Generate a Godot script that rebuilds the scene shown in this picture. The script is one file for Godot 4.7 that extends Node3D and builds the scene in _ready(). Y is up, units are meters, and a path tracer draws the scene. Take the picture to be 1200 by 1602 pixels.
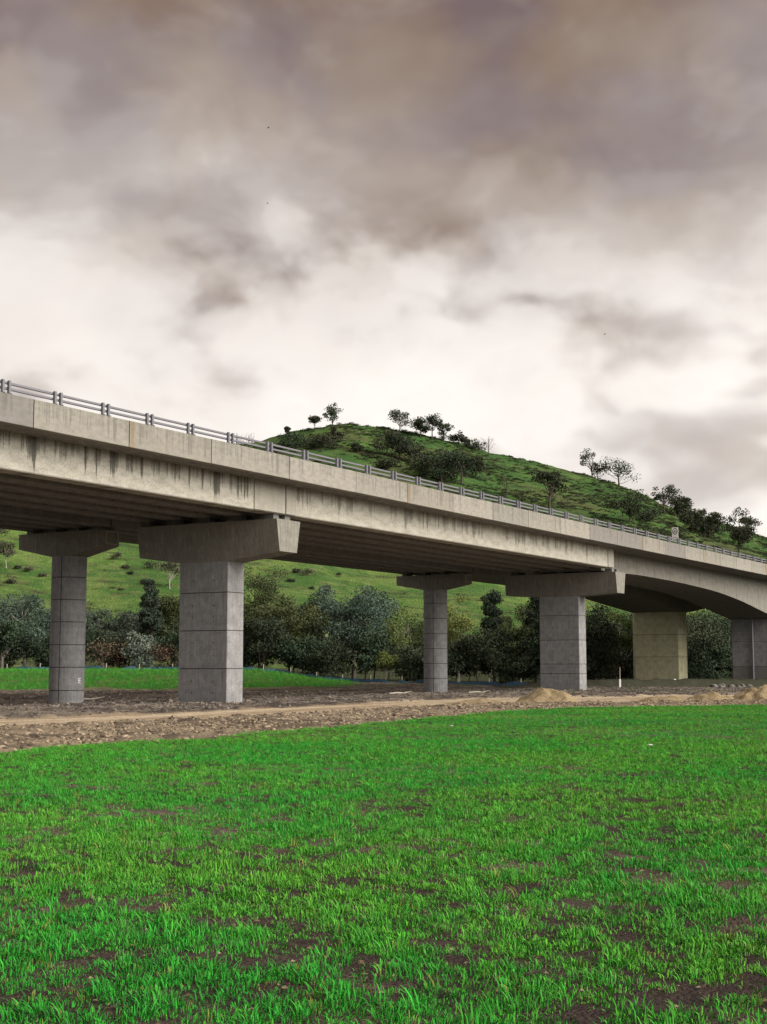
extends Node3D
# A twin concrete road bridge over a river flat, pasture in front, a hill behind, storm clouds.
# World: x right, y up, -z away from the camera. The bridges run along t (away to the right), D is the distance across.

const EXPOSURE := 4.2
const TH := 0.538899
const SN := 0.51319
const CS := 0.85828
const RIDGE: Array[Vector2] = [Vector2(-600, 12), Vector2(-330, 20), Vector2(-212.7, 35.7), Vector2(-166.1, 54.2), Vector2(-142.6, 63.1), Vector2(-107.2, 73.9), Vector2(-71.6, 82.8), Vector2(-52.5, 85.9), Vector2(-44.7, 87.4), Vector2(-38.2, 89.6), Vector2(-28.7, 91.3), Vector2(-21.5, 92.7), Vector2(-13.2, 93.4), Vector2(-2.4, 92.2), Vector2(9.6, 90.3), Vector2(19.1, 88.3), Vector2(31.0, 85.5), Vector2(43.0, 81.8), Vector2(59.6, 78.2), Vector2(73.6, 74.4), Vector2(88.5, 70.0), Vector2(101.0, 64.3), Vector2(118.7, 58.1), Vector2(137.3, 52.1), Vector2(151.6, 46.4), Vector2(189.0, 34.5), Vector2(259.1, 21.6), Vector2(600, 10)]
const FOOT: Array[Vector2] = [Vector2(-400, 30), Vector2(-116.5, 37.0), Vector2(-95.9, 35.0), Vector2(-82.2, 33.3), Vector2(-54.7, 29.7), Vector2(-27.3, 27.0), Vector2(0.0, 24.0), Vector2(27.3, 20.8), Vector2(54.5, 17.8), Vector2(81.6, 14.4), Vector2(122.2, 9.7), Vector2(400, 6)]
const FIELD_EDGE: Array[Vector2] = [Vector2(-30, 12), Vector2(-8.0, 19.9), Vector2(-6.8, 25.5), Vector2(-6.0, 27.8), Vector2(-4.8, 29.4), Vector2(-4.1, 30.2), Vector2(-3.0, 33.2), Vector2(-1.6, 36.0), Vector2(0.0, 39.9), Vector2(2.0, 45.2), Vector2(4.6, 50.7), Vector2(7.4, 54.8), Vector2(10.2, 56.6), Vector2(12.9, 57.6), Vector2(15.8, 58.6), Vector2(27.8, 61.8), Vector2(80, 70)]
const TRACK_NEAR: Array[Vector2] = [Vector2(-40, 14), Vector2(-13.0, 32.2), Vector2(-10.0, 37.2), Vector2(-5.8, 42.9), Vector2(0.0, 53.9), Vector2(2.6, 58.6), Vector2(5.6, 61.8), Vector2(9.1, 63.0), Vector2(18.0, 66.7), Vector2(32.6, 72.5), Vector2(80, 84)]
const TRACK_FAR: Array[Vector2] = [Vector2(-40, 20), Vector2(-15.8, 39.0), Vector2(-11.9, 44.0), Vector2(-6.9, 51.4), Vector2(0.0, 65.4), Vector2(3.2, 71.0), Vector2(7.0, 75.5), Vector2(15.0, 79.3), Vector2(26.4, 86.8), Vector2(53.4, 98.5), Vector2(80, 108)]
const HAUNCH_ONE: Array[Vector2] = [Vector2(86.7, 7.9), Vector2(90.7, 7.95), Vector2(94.2, 7.99), Vector2(97.6, 7.97), Vector2(100.9, 7.94), Vector2(104.3, 7.87), Vector2(107.8, 7.77), Vector2(111, 7.65), Vector2(113.9, 7.47), Vector2(117.2, 7.22), Vector2(120.2, 6.93), Vector2(123.5, 6.57), Vector2(125.5, 6.36), Vector2(128.7, 6.06), Vector2(131.5, 6.0), Vector2(136, 6.5), Vector2(142, 7.1), Vector2(150, 7.6), Vector2(160, 7.8), Vector2(175, 7.9)]
const HAUNCH_TWO: Array[Vector2] = [Vector2(85.4, 8.0), Vector2(95, 8.05), Vector2(106, 8.0), Vector2(111, 7.92), Vector2(114.5, 7.8), Vector2(118.6, 7.5), Vector2(123, 7.17), Vector2(127.4, 6.86), Vector2(129.8, 6.8), Vector2(132, 7.0), Vector2(136, 7.42), Vector2(142, 7.8), Vector2(150, 8.0), Vector2(175, 8.05)]

var rng := RandomNumberGenerator.new()
var n_big := FastNoiseLite.new()
var n_mid := FastNoiseLite.new()
var n_fine := FastNoiseLite.new()
var taken := {}
var M := {}

class MB:
	var v := PackedVector3Array()
	var uv := PackedVector2Array()
	var c := PackedColorArray()
	var n := PackedVector3Array()
	var col := Color.WHITE
	var us := 1.0
	var vs := 1.0
	var uo := 0.0
	var vo := 0.0
	func put(p: Vector3, nn := Vector3.ZERO) -> void:
		v.append(p)
		uv.append(Vector2(p.x * us + uo, p.y * vs + vo))
		c.append(col)
		n.append(nn)
	func tri(a: Vector3, b: Vector3, d: Vector3) -> void:
		put(a); put(b); put(d)
	func facing(a: Vector3, na: Vector3, b: Vector3, nb: Vector3, d: Vector3, nd: Vector3) -> void:
		# wound so that the face looks the way its normals do
		if (d - a).cross(b - a).dot(na + nb + nd) >= 0.0:
			put(a, na); put(b, nb); put(d, nd)
		else:
			put(a, na); put(d, nd); put(b, nb)
	func quad(a: Vector3, b: Vector3, d: Vector3, e: Vector3) -> void:
		tri(a, b, d); tri(a, d, e)
	func loft(rings: Array, caps := true, smooth := false) -> void:
		for r in rings.size() - 1:
			var A: PackedVector3Array = rings[r]
			var B: PackedVector3Array = rings[r + 1]
			var m := A.size()
			var ca := Vector3.ZERO
			var cb := Vector3.ZERO
			if smooth:
				for i in m:
					ca += A[i] / m
					cb += B[i] / m
			for i in m:
				var j := (i + 1) % m
				if smooth:
					var ai := (A[i] - ca).normalized()
					var aj := (A[j] - ca).normalized()
					var bi := (B[i] - cb).normalized()
					var bj := (B[j] - cb).normalized()
					facing(A[i], ai, B[i], bi, B[j], bj)
					facing(A[i], ai, B[j], bj, A[j], aj)
				else:
					quad(A[i], B[i], B[j], A[j])
		if caps:
			for r in [0, rings.size() - 1]:
				var A: PackedVector3Array = rings[r]
				var q := A.size()
				var up := (A[1] - A[0]).cross(A[2] - A[0]).normalized()
				for i in range(1, q - 1):
					if smooth:
						facing(A[0], up, A[i], up, A[i + 1], up)
					else:
						tri(A[0], A[i], A[i + 1])
	func box(a: Vector3, b: Vector3, bevel := 0.0) -> void:
		var s := 0.0 if bevel <= 0.0 else bevel
		if s == 0.0:
			loft([rect(a.x, a.z, b.x, b.z, a.y, 0.0), rect(a.x, a.z, b.x, b.z, b.y, 0.0)])
		else:
			loft([rect(a.x + s, a.z + s, b.x - s, b.z - s, a.y, 0.0), rect(a.x, a.z, b.x, b.z, a.y + s, s), rect(a.x, a.z, b.x, b.z, b.y - s, s), rect(a.x + s, a.z + s, b.x - s, b.z - s, b.y, 0.0)])
	func rect(x0: float, z0: float, x1: float, z1: float, y: float, s: float) -> PackedVector3Array:
		# eight corners so that rings with and without chamfer match
		return PackedVector3Array([Vector3(x0 + s, y, z0), Vector3(x1 - s, y, z0), Vector3(x1, y, z0 + s), Vector3(x1, y, z1 - s), Vector3(x1 - s, y, z1), Vector3(x0 + s, y, z1), Vector3(x0, y, z1 - s), Vector3(x0, y, z0 + s)])
	func circle(cx: float, y: float, cz: float, r: float, sides := 32) -> PackedVector3Array:
		var p := PackedVector3Array()
		for i in sides:
			var a := TAU * i / sides
			p.append(Vector3(cx + cos(a) * r, y, cz + sin(a) * r))
		return p
	func tube(pts: Array, rad: Array, sides := 6) -> void:
		var rings := []
		for i in pts.size():
			var d: Vector3 = (pts[mini(i + 1, pts.size() - 1)] - pts[maxi(i - 1, 0)]).normalized()
			var side := d.cross(Vector3(0.3, 0.1, 0.95)).normalized()
			if side.length() < 0.5:
				side = d.cross(Vector3.RIGHT).normalized()
			var other := d.cross(side)
			var ring := PackedVector3Array()
			for k in sides:
				var a := TAU * k / sides
				ring.append(pts[i] + (side * cos(a) + other * sin(a)) * rad[i])
			rings.append(ring)
		loft(rings, true, true)
	func mesh(with_normals := false, with_colors := false, with_uv := false) -> ArrayMesh:
		var a := []
		a.resize(Mesh.ARRAY_MAX)
		a[Mesh.ARRAY_VERTEX] = v
		if with_normals:
			a[Mesh.ARRAY_NORMAL] = n
		if with_colors:
			a[Mesh.ARRAY_COLOR] = c
		if with_uv:
			a[Mesh.ARRAY_TEX_UV] = uv
		var m := ArrayMesh.new()
		m.add_surface_from_arrays(Mesh.PRIMITIVE_TRIANGLES, a)
		return m

# ---------------------------------------------------------------- helpers
func numbered(called: String) -> String:
	if not taken.has(called):
		taken[called] = 0
		return called
	taken[called] += 1
	return "%s_%03d" % [called, taken[called]]

func tag(o: Node3D, label: String, category: String, group := "") -> void:
	o.set_meta("label", label)
	o.set_meta("category", category)
	if group != "":
		o.set_meta("group", group)

func thing(called: String, label: String, category: String, at: Vector3, turn := 0.0, group := "") -> Node3D:
	var o := Node3D.new()
	o.name = numbered(called)
	add_child(o)
	o.position = at
	o.rotation.y = turn
	tag(o, label, category, group)
	return o

func part(called: String, m: Mesh, mat: Material, parent: Node3D) -> MeshInstance3D:
	var o := MeshInstance3D.new()
	o.mesh = m
	o.material_override = mat
	o.name = called
	parent.add_child(o, true)
	return o

func empty(called: String, parent: Node3D) -> Node3D:
	var o := Node3D.new()
	o.name = called
	parent.add_child(o, true)
	return o

func structure(called: String, m: Mesh, mat: Material) -> MeshInstance3D:
	var o := MeshInstance3D.new()
	o.mesh = m
	o.material_override = mat
	o.name = numbered(called)
	add_child(o)
	o.set_meta("kind", "structure")
	return o

func curve(table: Array[Vector2], x: float) -> float:
	if x <= table[0].x:
		return table[0].y
	for i in range(1, table.size()):
		if x <= table[i].x:
			var a := table[i - 1]
			var b := table[i]
			var k := (x - a.x) / (b.x - a.x)
			var ma: float = (b.y - table[maxi(i - 2, 0)].y) / maxf(b.x - table[maxi(i - 2, 0)].x, 0.01)
			var mb: float = (table[mini(i + 1, table.size() - 1)].y - a.y) / maxf(table[mini(i + 1, table.size() - 1)].x - a.x, 0.01)
			return cubic_hermite(a.y, b.y, ma * (b.x - a.x), mb * (b.x - a.x), k)
	return table[table.size() - 1].y

func cubic_hermite(a: float, b: float, ma: float, mb: float, k: float) -> float:
	var k2 := k * k
	var k3 := k2 * k
	return (2 * k3 - 3 * k2 + 1) * a + (k3 - 2 * k2 + k) * ma + (-2 * k3 + 3 * k2) * b + (k3 - k2) * mb

func lin(r: float, g: float, b: float) -> Color:
	return Color(r, g, b).linear_to_srgb()

func hill_y(x: float, z: float) -> float:
	var r := curve(RIDGE, x)
	var u := clampf((z - 200.0) / 320.0, 0.0, 1.0)
	var y := r * pow(u, 1.35)
	if z > 520.0:
		y = r * maxf(0.0, 1.0 - pow((z - 520.0) / 420.0, 2.0))
	var rough := n_big.get_noise_2d(x * 0.6, z * 0.6) * 2.4 * u * (1.0 - smoothstep(0.8, 1.0, u)) + n_mid.get_noise_2d(x * 1.2, z * 1.2) * 0.8 * u + n_mid.get_noise_2d(x * 0.3, z * 2.2) * 0.6 * u + n_fine.get_noise_2d(x * 0.4, z * 0.4) * 0.25 * u
	return y + rough - 1.0

func foot_y(x: float, z: float) -> float:
	var r := curve(FOOT, x)
	var u := clampf((z - 165.0) / 135.0, 0.0, 1.0)
	var y := r * pow(u, 1.2)
	if z > 300.0:
		y = r * maxf(0.0, 1.0 - pow((z - 300.0) / 90.0, 2.0))
	return y + (n_big.get_noise_2d(x * 1.6, z * 1.6 + 300.0) * 1.5 + n_mid.get_noise_2d(x * 2.0, z * 2.0) * 0.3) * u - 0.8

func ground_y(x: float, z: float) -> float:
	var y := smoothstep(97.0, 126.0, z) * (1.0 - smoothstep(-13.0, -2.0, x)) * 1.05 + smoothstep(100.0, 120.0, z) * 0.28 * (1.0 - smoothstep(-4.0, 16.0, x))
	var t := x * SN + z * CS
	var d := -x * CS + z * SN
	y -= 0.18 * smoothstep(42.0, 45.0, d) * (1.0 - smoothstep(50.0, 55.0, d)) * (1.0 - smoothstep(95.0, 110.0, t))
	# low earth bund in front of the river piers
	var along := smoothstep(9.0, 14.0, x) * (1.0 - smoothstep(40.0, 60.0, x))
	var off := (z - (113.0 + 0.02 * (x - 15.0)))
	y += along * 0.62 * exp(-pow(off / 1.1, 4.0))
	if z < 160.0 and z > -20.0:
		var edge := curve(FIELD_EDGE, x)
		if z < edge:
			y += n_mid.get_noise_2d(x * 3.0, z * 3.0) * 0.025 + n_fine.get_noise_2d(x * 4.0, z * 4.0) * 0.012
		else:
			var rough := smoothstep(0.0, 1.0, z - edge)
			var tn := curve(TRACK_NEAR, x)
			var tf := curve(TRACK_FAR, x)
			var on_track := smoothstep(-0.6, 0.6, z - tn) * (1.0 - smoothstep(-0.6, 0.6, z - tf))
			y += rough * (1.0 - on_track * 0.75) * (n_mid.get_noise_2d(x * 4.0, z * 4.0) * 0.09 + n_fine.get_noise_2d(x * 2.2, z * 2.2) * 0.09)
			y -= on_track * 0.05
	return y

func at_ground(x: float, z: float) -> Vector3:
	var y := ground_y(x, z)
	if z > 164.0:
		y = maxf(y, foot_y(x, z))
	return Vector3(x, y, -z)

# ---------------------------------------------------------------- textures
func seamless(size: int, freq: float, sd: int, octaves := 4) -> Image:
	var f := FastNoiseLite.new()
	f.noise_type = FastNoiseLite.TYPE_SIMPLEX_SMOOTH
	f.frequency = freq
	f.seed = sd
	f.fractal_octaves = octaves
	return f.get_seamless_image(size, size, false, false, 0.15, true)

func tex(img: Image) -> ImageTexture:
	img.generate_mipmaps()
	return ImageTexture.create_from_image(img)

func bump(img: Image, strength: float) -> ImageTexture:
	var b := img.duplicate() as Image
	b.convert(Image.FORMAT_RGBA8)
	b.bump_map_to_normal_map(strength)
	return tex(b)

func mottled(size: int, a: Color, b: Color, sd: int, f1: float, f2: float, streaks := 0.0, speck := 0.0) -> Image:
	var i1 := seamless(size, f1, sd)
	var i2 := seamless(size, f2, sd + 11, 3)
	var i3 := seamless(size, 0.02, sd + 23)
	i3.resize(size * 2, size, Image.INTERPOLATE_BILINEAR)
	var tall := seamless(size, 0.03, sd + 31)
	var r := RandomNumberGenerator.new()
	r.seed = sd
	var out := Image.create(size, size, false, Image.FORMAT_RGB8)
	for y in size:
		for x in size:
			var k := i1.get_pixel(x, y).r * 0.55 + i2.get_pixel(x, y).r * 0.45
			if streaks > 0.0:
				var s := tall.get_pixel((x * 3) % size, int(y * 0.12 + size * 0.2)).r * 0.6 + tall.get_pixel((x * 7) % size, int(y * 0.2)).r * 0.4
				k = lerpf(k, s, streaks)
			k = clampf((k - 0.5) * 1.7 + 0.5 + r.randf_range(-speck, speck), 0.0, 1.0)
			out.set_pixel(x, y, a.lerp(b, k))
	return out

func weathered(w: int, h: int, clean: Color, dirty: Color, sd: int, reach: float, amount: float, lichen := 0.0) -> Image:
	# a concrete face with runs of grime that start under its top edge
	var f := FastNoiseLite.new()
	f.seed = sd
	f.frequency = 1.0
	f.fractal_octaves = 3
	var out := Image.create(w, h, false, Image.FORMAT_RGB8)
	for x in w:
		var patch := f.get_noise_2d(x * 0.02, 3.0) * 0.8 + f.get_noise_2d(x * 0.06, 40.0) * 0.6
		var fine := f.get_noise_2d(x * 0.23, 90.0)
		var length := clampf(reach + patch * 0.9 + fine * 0.14, 0.0, 1.3)
		var dark := clampf(0.22 + patch * 1.5 + fine * 0.55, 0.0, 1.0)
		for y in h:
			var v := float(y) / h
			var run := dark * (1.0 - smoothstep(length * 0.72, length + 0.06, v))
			var cloud := f.get_noise_2d(x * 0.02, y * 0.035) * 0.5 + f.get_noise_2d(x * 0.11, y * 0.13 + 50.0) * 0.45 + f.get_noise_2d(x * 0.6, y * 0.6 + 90.0) * 0.3
			var k := clampf(run * amount + cloud * 0.42 + 0.12, 0.0, 1.0)
			var c := clean.lerp(dirty, k)
			if lichen > 0.0:
				var u := float(x) / w
				var l := smoothstep(0.0, 0.012, u) * (1.0 - smoothstep(0.035, 0.075, u)) * clampf(0.55 + f.get_noise_2d(x * 0.3, y * 0.16 + 200.0) * 1.6, 0.0, 1.0)
				c = c.lerp(lin(0.20, 0.135, 0.068), l * lichen)
			out.set_pixel(x, y, c)
	return out

func mat(color: Color, rough := 0.9, tex_img: Image = null, scale := 0.0, normal: Texture2D = null, nscale := 1.0) -> StandardMaterial3D:
	var m := StandardMaterial3D.new()
	m.albedo_color = color
	m.roughness = rough
	m.metallic_specular = 0.3
	if tex_img:
		m.albedo_texture = tex(tex_img)
	if scale > 0.0:
		m.uv1_triplanar = true
		m.uv1_world_triplanar = true
		m.uv1_scale = Vector3.ONE * scale
	if normal:
		m.normal_enabled = true
		m.normal_texture = normal
		m.normal_scale = nscale
	return m

func leaf_mat() -> StandardMaterial3D:
	var m := StandardMaterial3D.new()
	m.vertex_color_use_as_albedo = true
	m.roughness = 0.75
	m.metallic_specular = 0.25
	m.cull_mode = BaseMaterial3D.CULL_DISABLED
	m.backlight_enabled = true
	m.backlight = Color(0.16, 0.19, 0.08)
	return m

func make_materials() -> void:
	var grain := seamless(512, 0.05, 5)
	var grain_n := bump(grain, 3.0)
	M.concrete = mat(Color.WHITE, 0.9, mottled(512, lin(0.10, 0.096, 0.093), lin(0.27, 0.26, 0.247), 7, 0.012, 0.06, 0.35, 0.05), 0.22, grain_n, 0.35)  # under-deck concrete, coloured darker than the outer faces to deepen the shade
	M.pier = mat(Color.WHITE, 0.9, mottled(512, lin(0.12, 0.12, 0.126), lin(0.34, 0.34, 0.35), 17, 0.014, 0.07, 0.45, 0.06), 0.3, grain_n, 0.4)
	M.mossy = mat(Color.WHITE, 0.92, mottled(512, lin(0.27, 0.26, 0.165), lin(0.60, 0.58, 0.41), 27, 0.012, 0.05, 0.3, 0.05), 0.25, grain_n, 0.4)
	M.dark_concrete = mat(Color.WHITE, 0.92, mottled(512, lin(0.10, 0.097, 0.095), lin(0.22, 0.21, 0.20), 37, 0.014, 0.06, 0.4, 0.05), 0.3, grain_n, 0.4)
	M.light_concrete = mat(Color.WHITE, 0.9, mottled(512, lin(0.22, 0.21, 0.185), lin(0.38, 0.365, 0.32), 47, 0.012, 0.06, 0.5, 0.05), 0.3, grain_n, 0.35)
	M.weathered_cap = mat(Color.WHITE, 0.9, mottled(512, lin(0.10, 0.096, 0.088), lin(0.32, 0.306, 0.27), 57, 0.012, 0.05, 0.6, 0.05), 0.3, grain_n, 0.35)
	M.groove = mat(lin(0.07, 0.068, 0.066), 0.95)
	M.girder = []
	for k in 2:
		M.girder.append(mat(Color.WHITE, 0.9, weathered(2048, 96, lin(0.40, 0.386, 0.34), lin(0.085, 0.082, 0.071), 41 + k, 0.3, 0.9 - 0.35 * k)))
	M.parapet = []
	for k in 5:
		var clean: Color = [lin(0.20, 0.193, 0.183), lin(0.265, 0.254, 0.226), lin(0.29, 0.275, 0.248), lin(0.235, 0.227, 0.207), lin(0.255, 0.241, 0.214)][k]
		M.parapet.append(mat(Color.WHITE, 0.9, weathered(512, 112, clean, lin(0.09, 0.084, 0.076), 61 + k, 0.35, 0.34, 0.85 if k == 4 else 0.0)))
	M.steel = mat(lin(0.19, 0.19, 0.215), 0.5)
	M.steel.metallic = 0.35
	M.leaf = leaf_mat()
	M.grass = leaf_mat()
	M.grass.backlight = Color(0.12, 0.3, 0.06)
	M.bark_pale = mat(Color.WHITE, 0.9, mottled(256, lin(0.16, 0.14, 0.12), lin(0.50, 0.47, 0.42), 71, 0.02, 0.08, 0.5, 0.08), 0.6)
	M.bark_dark = mat(Color.WHITE, 0.95, mottled(256, lin(0.035, 0.03, 0.026), lin(0.12, 0.10, 0.085), 73, 0.03, 0.1, 0.5, 0.08), 0.8)
	var soil := mottled(1024, lin(0.30, 0.30, 0.30), lin(1.0, 0.99, 0.97), 81, 0.02, 0.09, 0.0, 0.16)
	M.ground = mat(Color.WHITE, 0.97, soil, 0.45, bump(seamless(1024, 0.06, 83, 5), 9.0), 1.0)
	M.ground.vertex_color_use_as_albedo = true
	M.pasture = mat(Color.WHITE, 0.97, mottled(512, lin(0.42, 0.45, 0.40), lin(1.0, 1.0, 0.95), 85, 0.03, 0.12, 0.0, 0.15), 0.045, bump(seamless(512, 0.08, 87, 5), 8.0), 1.0)
	M.pasture.vertex_color_use_as_albedo = true
	M.clod = mat(Color.WHITE, 0.97)
	M.clod.vertex_color_use_as_albedo = true
	M.sand = mat(Color.WHITE, 0.97, mottled(512, lin(0.17, 0.13, 0.075), lin(0.38, 0.305, 0.19), 91, 0.02, 0.09, 0.0, 0.12), 0.5, bump(seamless(512, 0.08, 93, 5), 8.0), 1.0)
	M.blue = mat(Color.WHITE, 0.6, mottled(256, lin(0.02, 0.05, 0.09), lin(0.08, 0.17, 0.26), 95, 0.03, 0.1, 0.2, 0.05), 0.8)
	M.white = mat(lin(0.72, 0.72, 0.70), 0.6)
	M.black = mat(lin(0.02, 0.02, 0.022), 0.6)
	M.grey = mat(lin(0.25, 0.25, 0.26), 0.7)
	M.stick = mat(lin(0.45, 0.41, 0.35), 0.9)

# ---------------------------------------------------------------- sky
func sky_image() -> Image:
	var w := 4096
	var h := 2048
	var img := Image.create(w, h, false, Image.FORMAT_RGBF)
	img.fill(Color(0.13, 0.13, 0.11))
	var a := FastNoiseLite.new()
	a.seed = 21
	a.frequency = 1.0
	a.fractal_octaves = 5
	a.fractal_gain = 0.54
	var b := FastNoiseLite.new()
	b.seed = 57
	b.frequency = 1.0
	b.fractal_octaves = 4
	var levels: Array[Vector2] = [Vector2(-90, 0.9), Vector2(0, 0.93), Vector2(6, 0.97), Vector2(10, 0.95), Vector2(13, 0.82), Vector2(15.4, 0.64), Vector2(17.5, 0.44), Vector2(20, 0.27), Vector2(22.5, 0.12), Vector2(26, 0.02), Vector2(40, 0.02), Vector2(90, 0.05)]
	var dark := Vector3(0.262, 0.188, 0.146) / EXPOSURE
	var bright := Vector3(1.08, 1.02, 0.96) / EXPOSURE
	var mauve := Vector3(0.20, 0.146, 0.148) / EXPOSURE
	for y in h / 2 + 20:
		var el := PI * 0.5 - PI * (y + 0.5) / h
		var deg := rad_to_deg(el)
		var ce := cos(el)
		var se := sin(el)
		var low := smoothstep(2.0, 7.0, deg) * (1.0 - smoothstep(15.0, 20.0, deg))
		for x in w:
			var az := TAU * ((x + 0.5) / w - 0.5)
			var p := Vector3(sin(az) * ce, se * 1.5, cos(az) * ce)
			var warp := b.get_noise_3dv(p * 6.0 + Vector3(2, 6, 4))
			var q := p + Vector3(warp, -warp, warp * 0.6) * 0.02
			var big := a.get_noise_3dv(q * 3.2)
			var mid := a.get_noise_3dv(q * 9.0 + Vector3(9, 4, 2))
			var e := deg + big * 5.5 + mid * 5.0
			var k := curve_line(levels, e) + mid * 0.2
			var grey := b.get_noise_3dv(q * Vector3(4.0, 6.0, 4.0) + Vector3(1, 9, 3)) + 0.45 * mid
			k -= smoothstep(-0.12, 0.55, grey) * 0.5 * low
			k = clampf(k, 0.0, 1.1)
			var tint := clampf(b.get_noise_3dv(p * 6.5 + Vector3(3, 8, 1)) * 1.8 + 0.45, 0.0, 1.0)
			var c := dark.lerp(mauve, tint).lerp(bright, k)
			img.set_pixel(x, y, Color(c.x, c.y, c.z))
	return img

func curve_line(t: Array[Vector2], x: float) -> float:
	for i in range(1, t.size()):
		if x <= t[i].x:
			return lerpf(t[i - 1].y, t[i].y, smoothstep(t[i - 1].x, t[i].x, x) * 0.5 + 0.5 * (x - t[i - 1].x) / (t[i].x - t[i - 1].x)) if x > t[i - 1].x else t[i - 1].y
	return t[t.size() - 1].y

# ---------------------------------------------------------------- ground and hills
func steps(spans: Array) -> PackedFloat32Array:
	var p := PackedFloat32Array()
	for s in spans:
		var x: float = s[0]
		while x < s[1] - 0.001:
			p.append(x)
			x += s[2]
	p.append(spans[spans.size() - 1][1])
	return p

func sheet(xs: PackedFloat32Array, zs: PackedFloat32Array, height: Callable, paint: Callable) -> ArrayMesh:
	var nx := xs.size()
	var nz := zs.size()
	var v := PackedVector3Array()
	var c := PackedColorArray()
	v.resize(nx * nz)
	c.resize(nx * nz)
	for j in nz:
		for i in nx:
			v[j * nx + i] = Vector3(xs[i], height.call(xs[i], zs[j]), -zs[j])
			c[j * nx + i] = paint.call(xs[i], zs[j])
	var nn := PackedVector3Array()
	nn.resize(nx * nz)
	for j in nz:
		for i in nx:
			var l := v[j * nx + maxi(i - 1, 0)]
			var r := v[j * nx + mini(i + 1, nx - 1)]
			var u := v[maxi(j - 1, 0) * nx + i]
			var d := v[mini(j + 1, nz - 1) * nx + i]
			nn[j * nx + i] = (r - l).cross(d - u).normalized()
	var ind := PackedInt32Array()
	for j in nz - 1:
		for i in nx - 1:
			var k := j * nx + i
			ind.append_array([k, k + nx, k + 1, k + 1, k + nx, k + nx + 1])
	var a := []
	a.resize(Mesh.ARRAY_MAX)
	a[Mesh.ARRAY_VERTEX] = v
	a[Mesh.ARRAY_NORMAL] = nn
	a[Mesh.ARRAY_COLOR] = c
	a[Mesh.ARRAY_INDEX] = ind
	var m := ArrayMesh.new()
	m.add_surface_from_arrays(Mesh.PRIMITIVE_TRIANGLES, a)
	return m

func ground_color(x: float, z: float) -> Color:
	var n1 := n_mid.get_noise_2d(x, z)
	var n2 := n_fine.get_noise_2d(x * 1.5, z * 1.5)
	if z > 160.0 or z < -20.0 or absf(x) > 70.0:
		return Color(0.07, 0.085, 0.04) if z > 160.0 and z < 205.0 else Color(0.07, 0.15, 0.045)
	var edge := curve(FIELD_EDGE, x) + n_mid.get_noise_2d(x * 2.0, z * 2.0) * 0.9
	var tn := curve(TRACK_NEAR, x) + n1 * 1.2
	var tf := curve(TRACK_FAR, x) + n1 * 1.5
	if z < edge:
		var pale := clampf(n1 * 1.3 + n2 * 0.9 + 0.25, 0.0, 1.0)
		return Color(0.07, 0.05, 0.046).lerp(Color(0.20, 0.152, 0.13), pale)
	var clods := Color(0.17, 0.135, 0.105).lerp(Color(0.50, 0.41, 0.295), clampf(0.5 + n1 * 0.9 + n2 * 1.2, 0.0, 1.0))
	var streak := n_mid.get_noise_2d((x * SN + z * CS) * 0.35, (-x * CS + z * SN) * 4.0)
	var track := Color(0.55, 0.43, 0.30).lerp(Color(0.92, 0.76, 0.56), clampf(0.5 + streak * 1.3 + n2 * 0.5, 0.0, 1.0))
	var mud := Color(0.12, 0.103, 0.092).lerp(Color(0.46, 0.39, 0.32), clampf(0.3 + streak * 0.9 + n1 * 0.7 + n2 * 0.7, 0.0, 1.0))
	var c := clods.lerp(track, smoothstep(-0.8, 0.5, z - tn))
	c = c.lerp(mud, smoothstep(-1.0, 1.0, z - tf))
	# pale worn line and the green bank beyond the columns on the left
	var start := 99.0 + n1 * 9.0 + smoothstep(-16.0, -2.0, x) * 6.0
	var green := smoothstep(0.0, 1.5, z - start) * (1.0 - smoothstep(-5.0, -1.0, x + n1 * 2.0))
	var worn := smoothstep(-9.0, -3.0, z - start) * (1.0 - smoothstep(0.0, 2.0, z - start)) * (1.0 - smoothstep(-8.0, -2.0, x)) * clampf(0.5 + n1 + streak, 0.0, 1.0)
	c = c.lerp(Color(0.44, 0.35, 0.25), worn)
	c = c.lerp(Color(0.06, 0.25, 0.04).lerp(Color(0.17, 0.22, 0.075), clampf(0.35 + n1 * 1.6 + streak, 0.0, 1.0)), green)
	c = c.lerp(Color(0.10, 0.17, 0.05), smoothstep(0.1, 0.4, n1) * smoothstep(84.0, 92.0, z) * 0.7)
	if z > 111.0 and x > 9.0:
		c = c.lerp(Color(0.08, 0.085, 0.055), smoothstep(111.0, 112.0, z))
	return c.lerp(Color(0.10, 0.085, 0.06).lerp(Color(0.06, 0.075, 0.035), clampf(0.5 + n1 * 1.5, 0.0, 1.0)), smoothstep(128.0, 133.0, z + n2 * 3.0))

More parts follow.
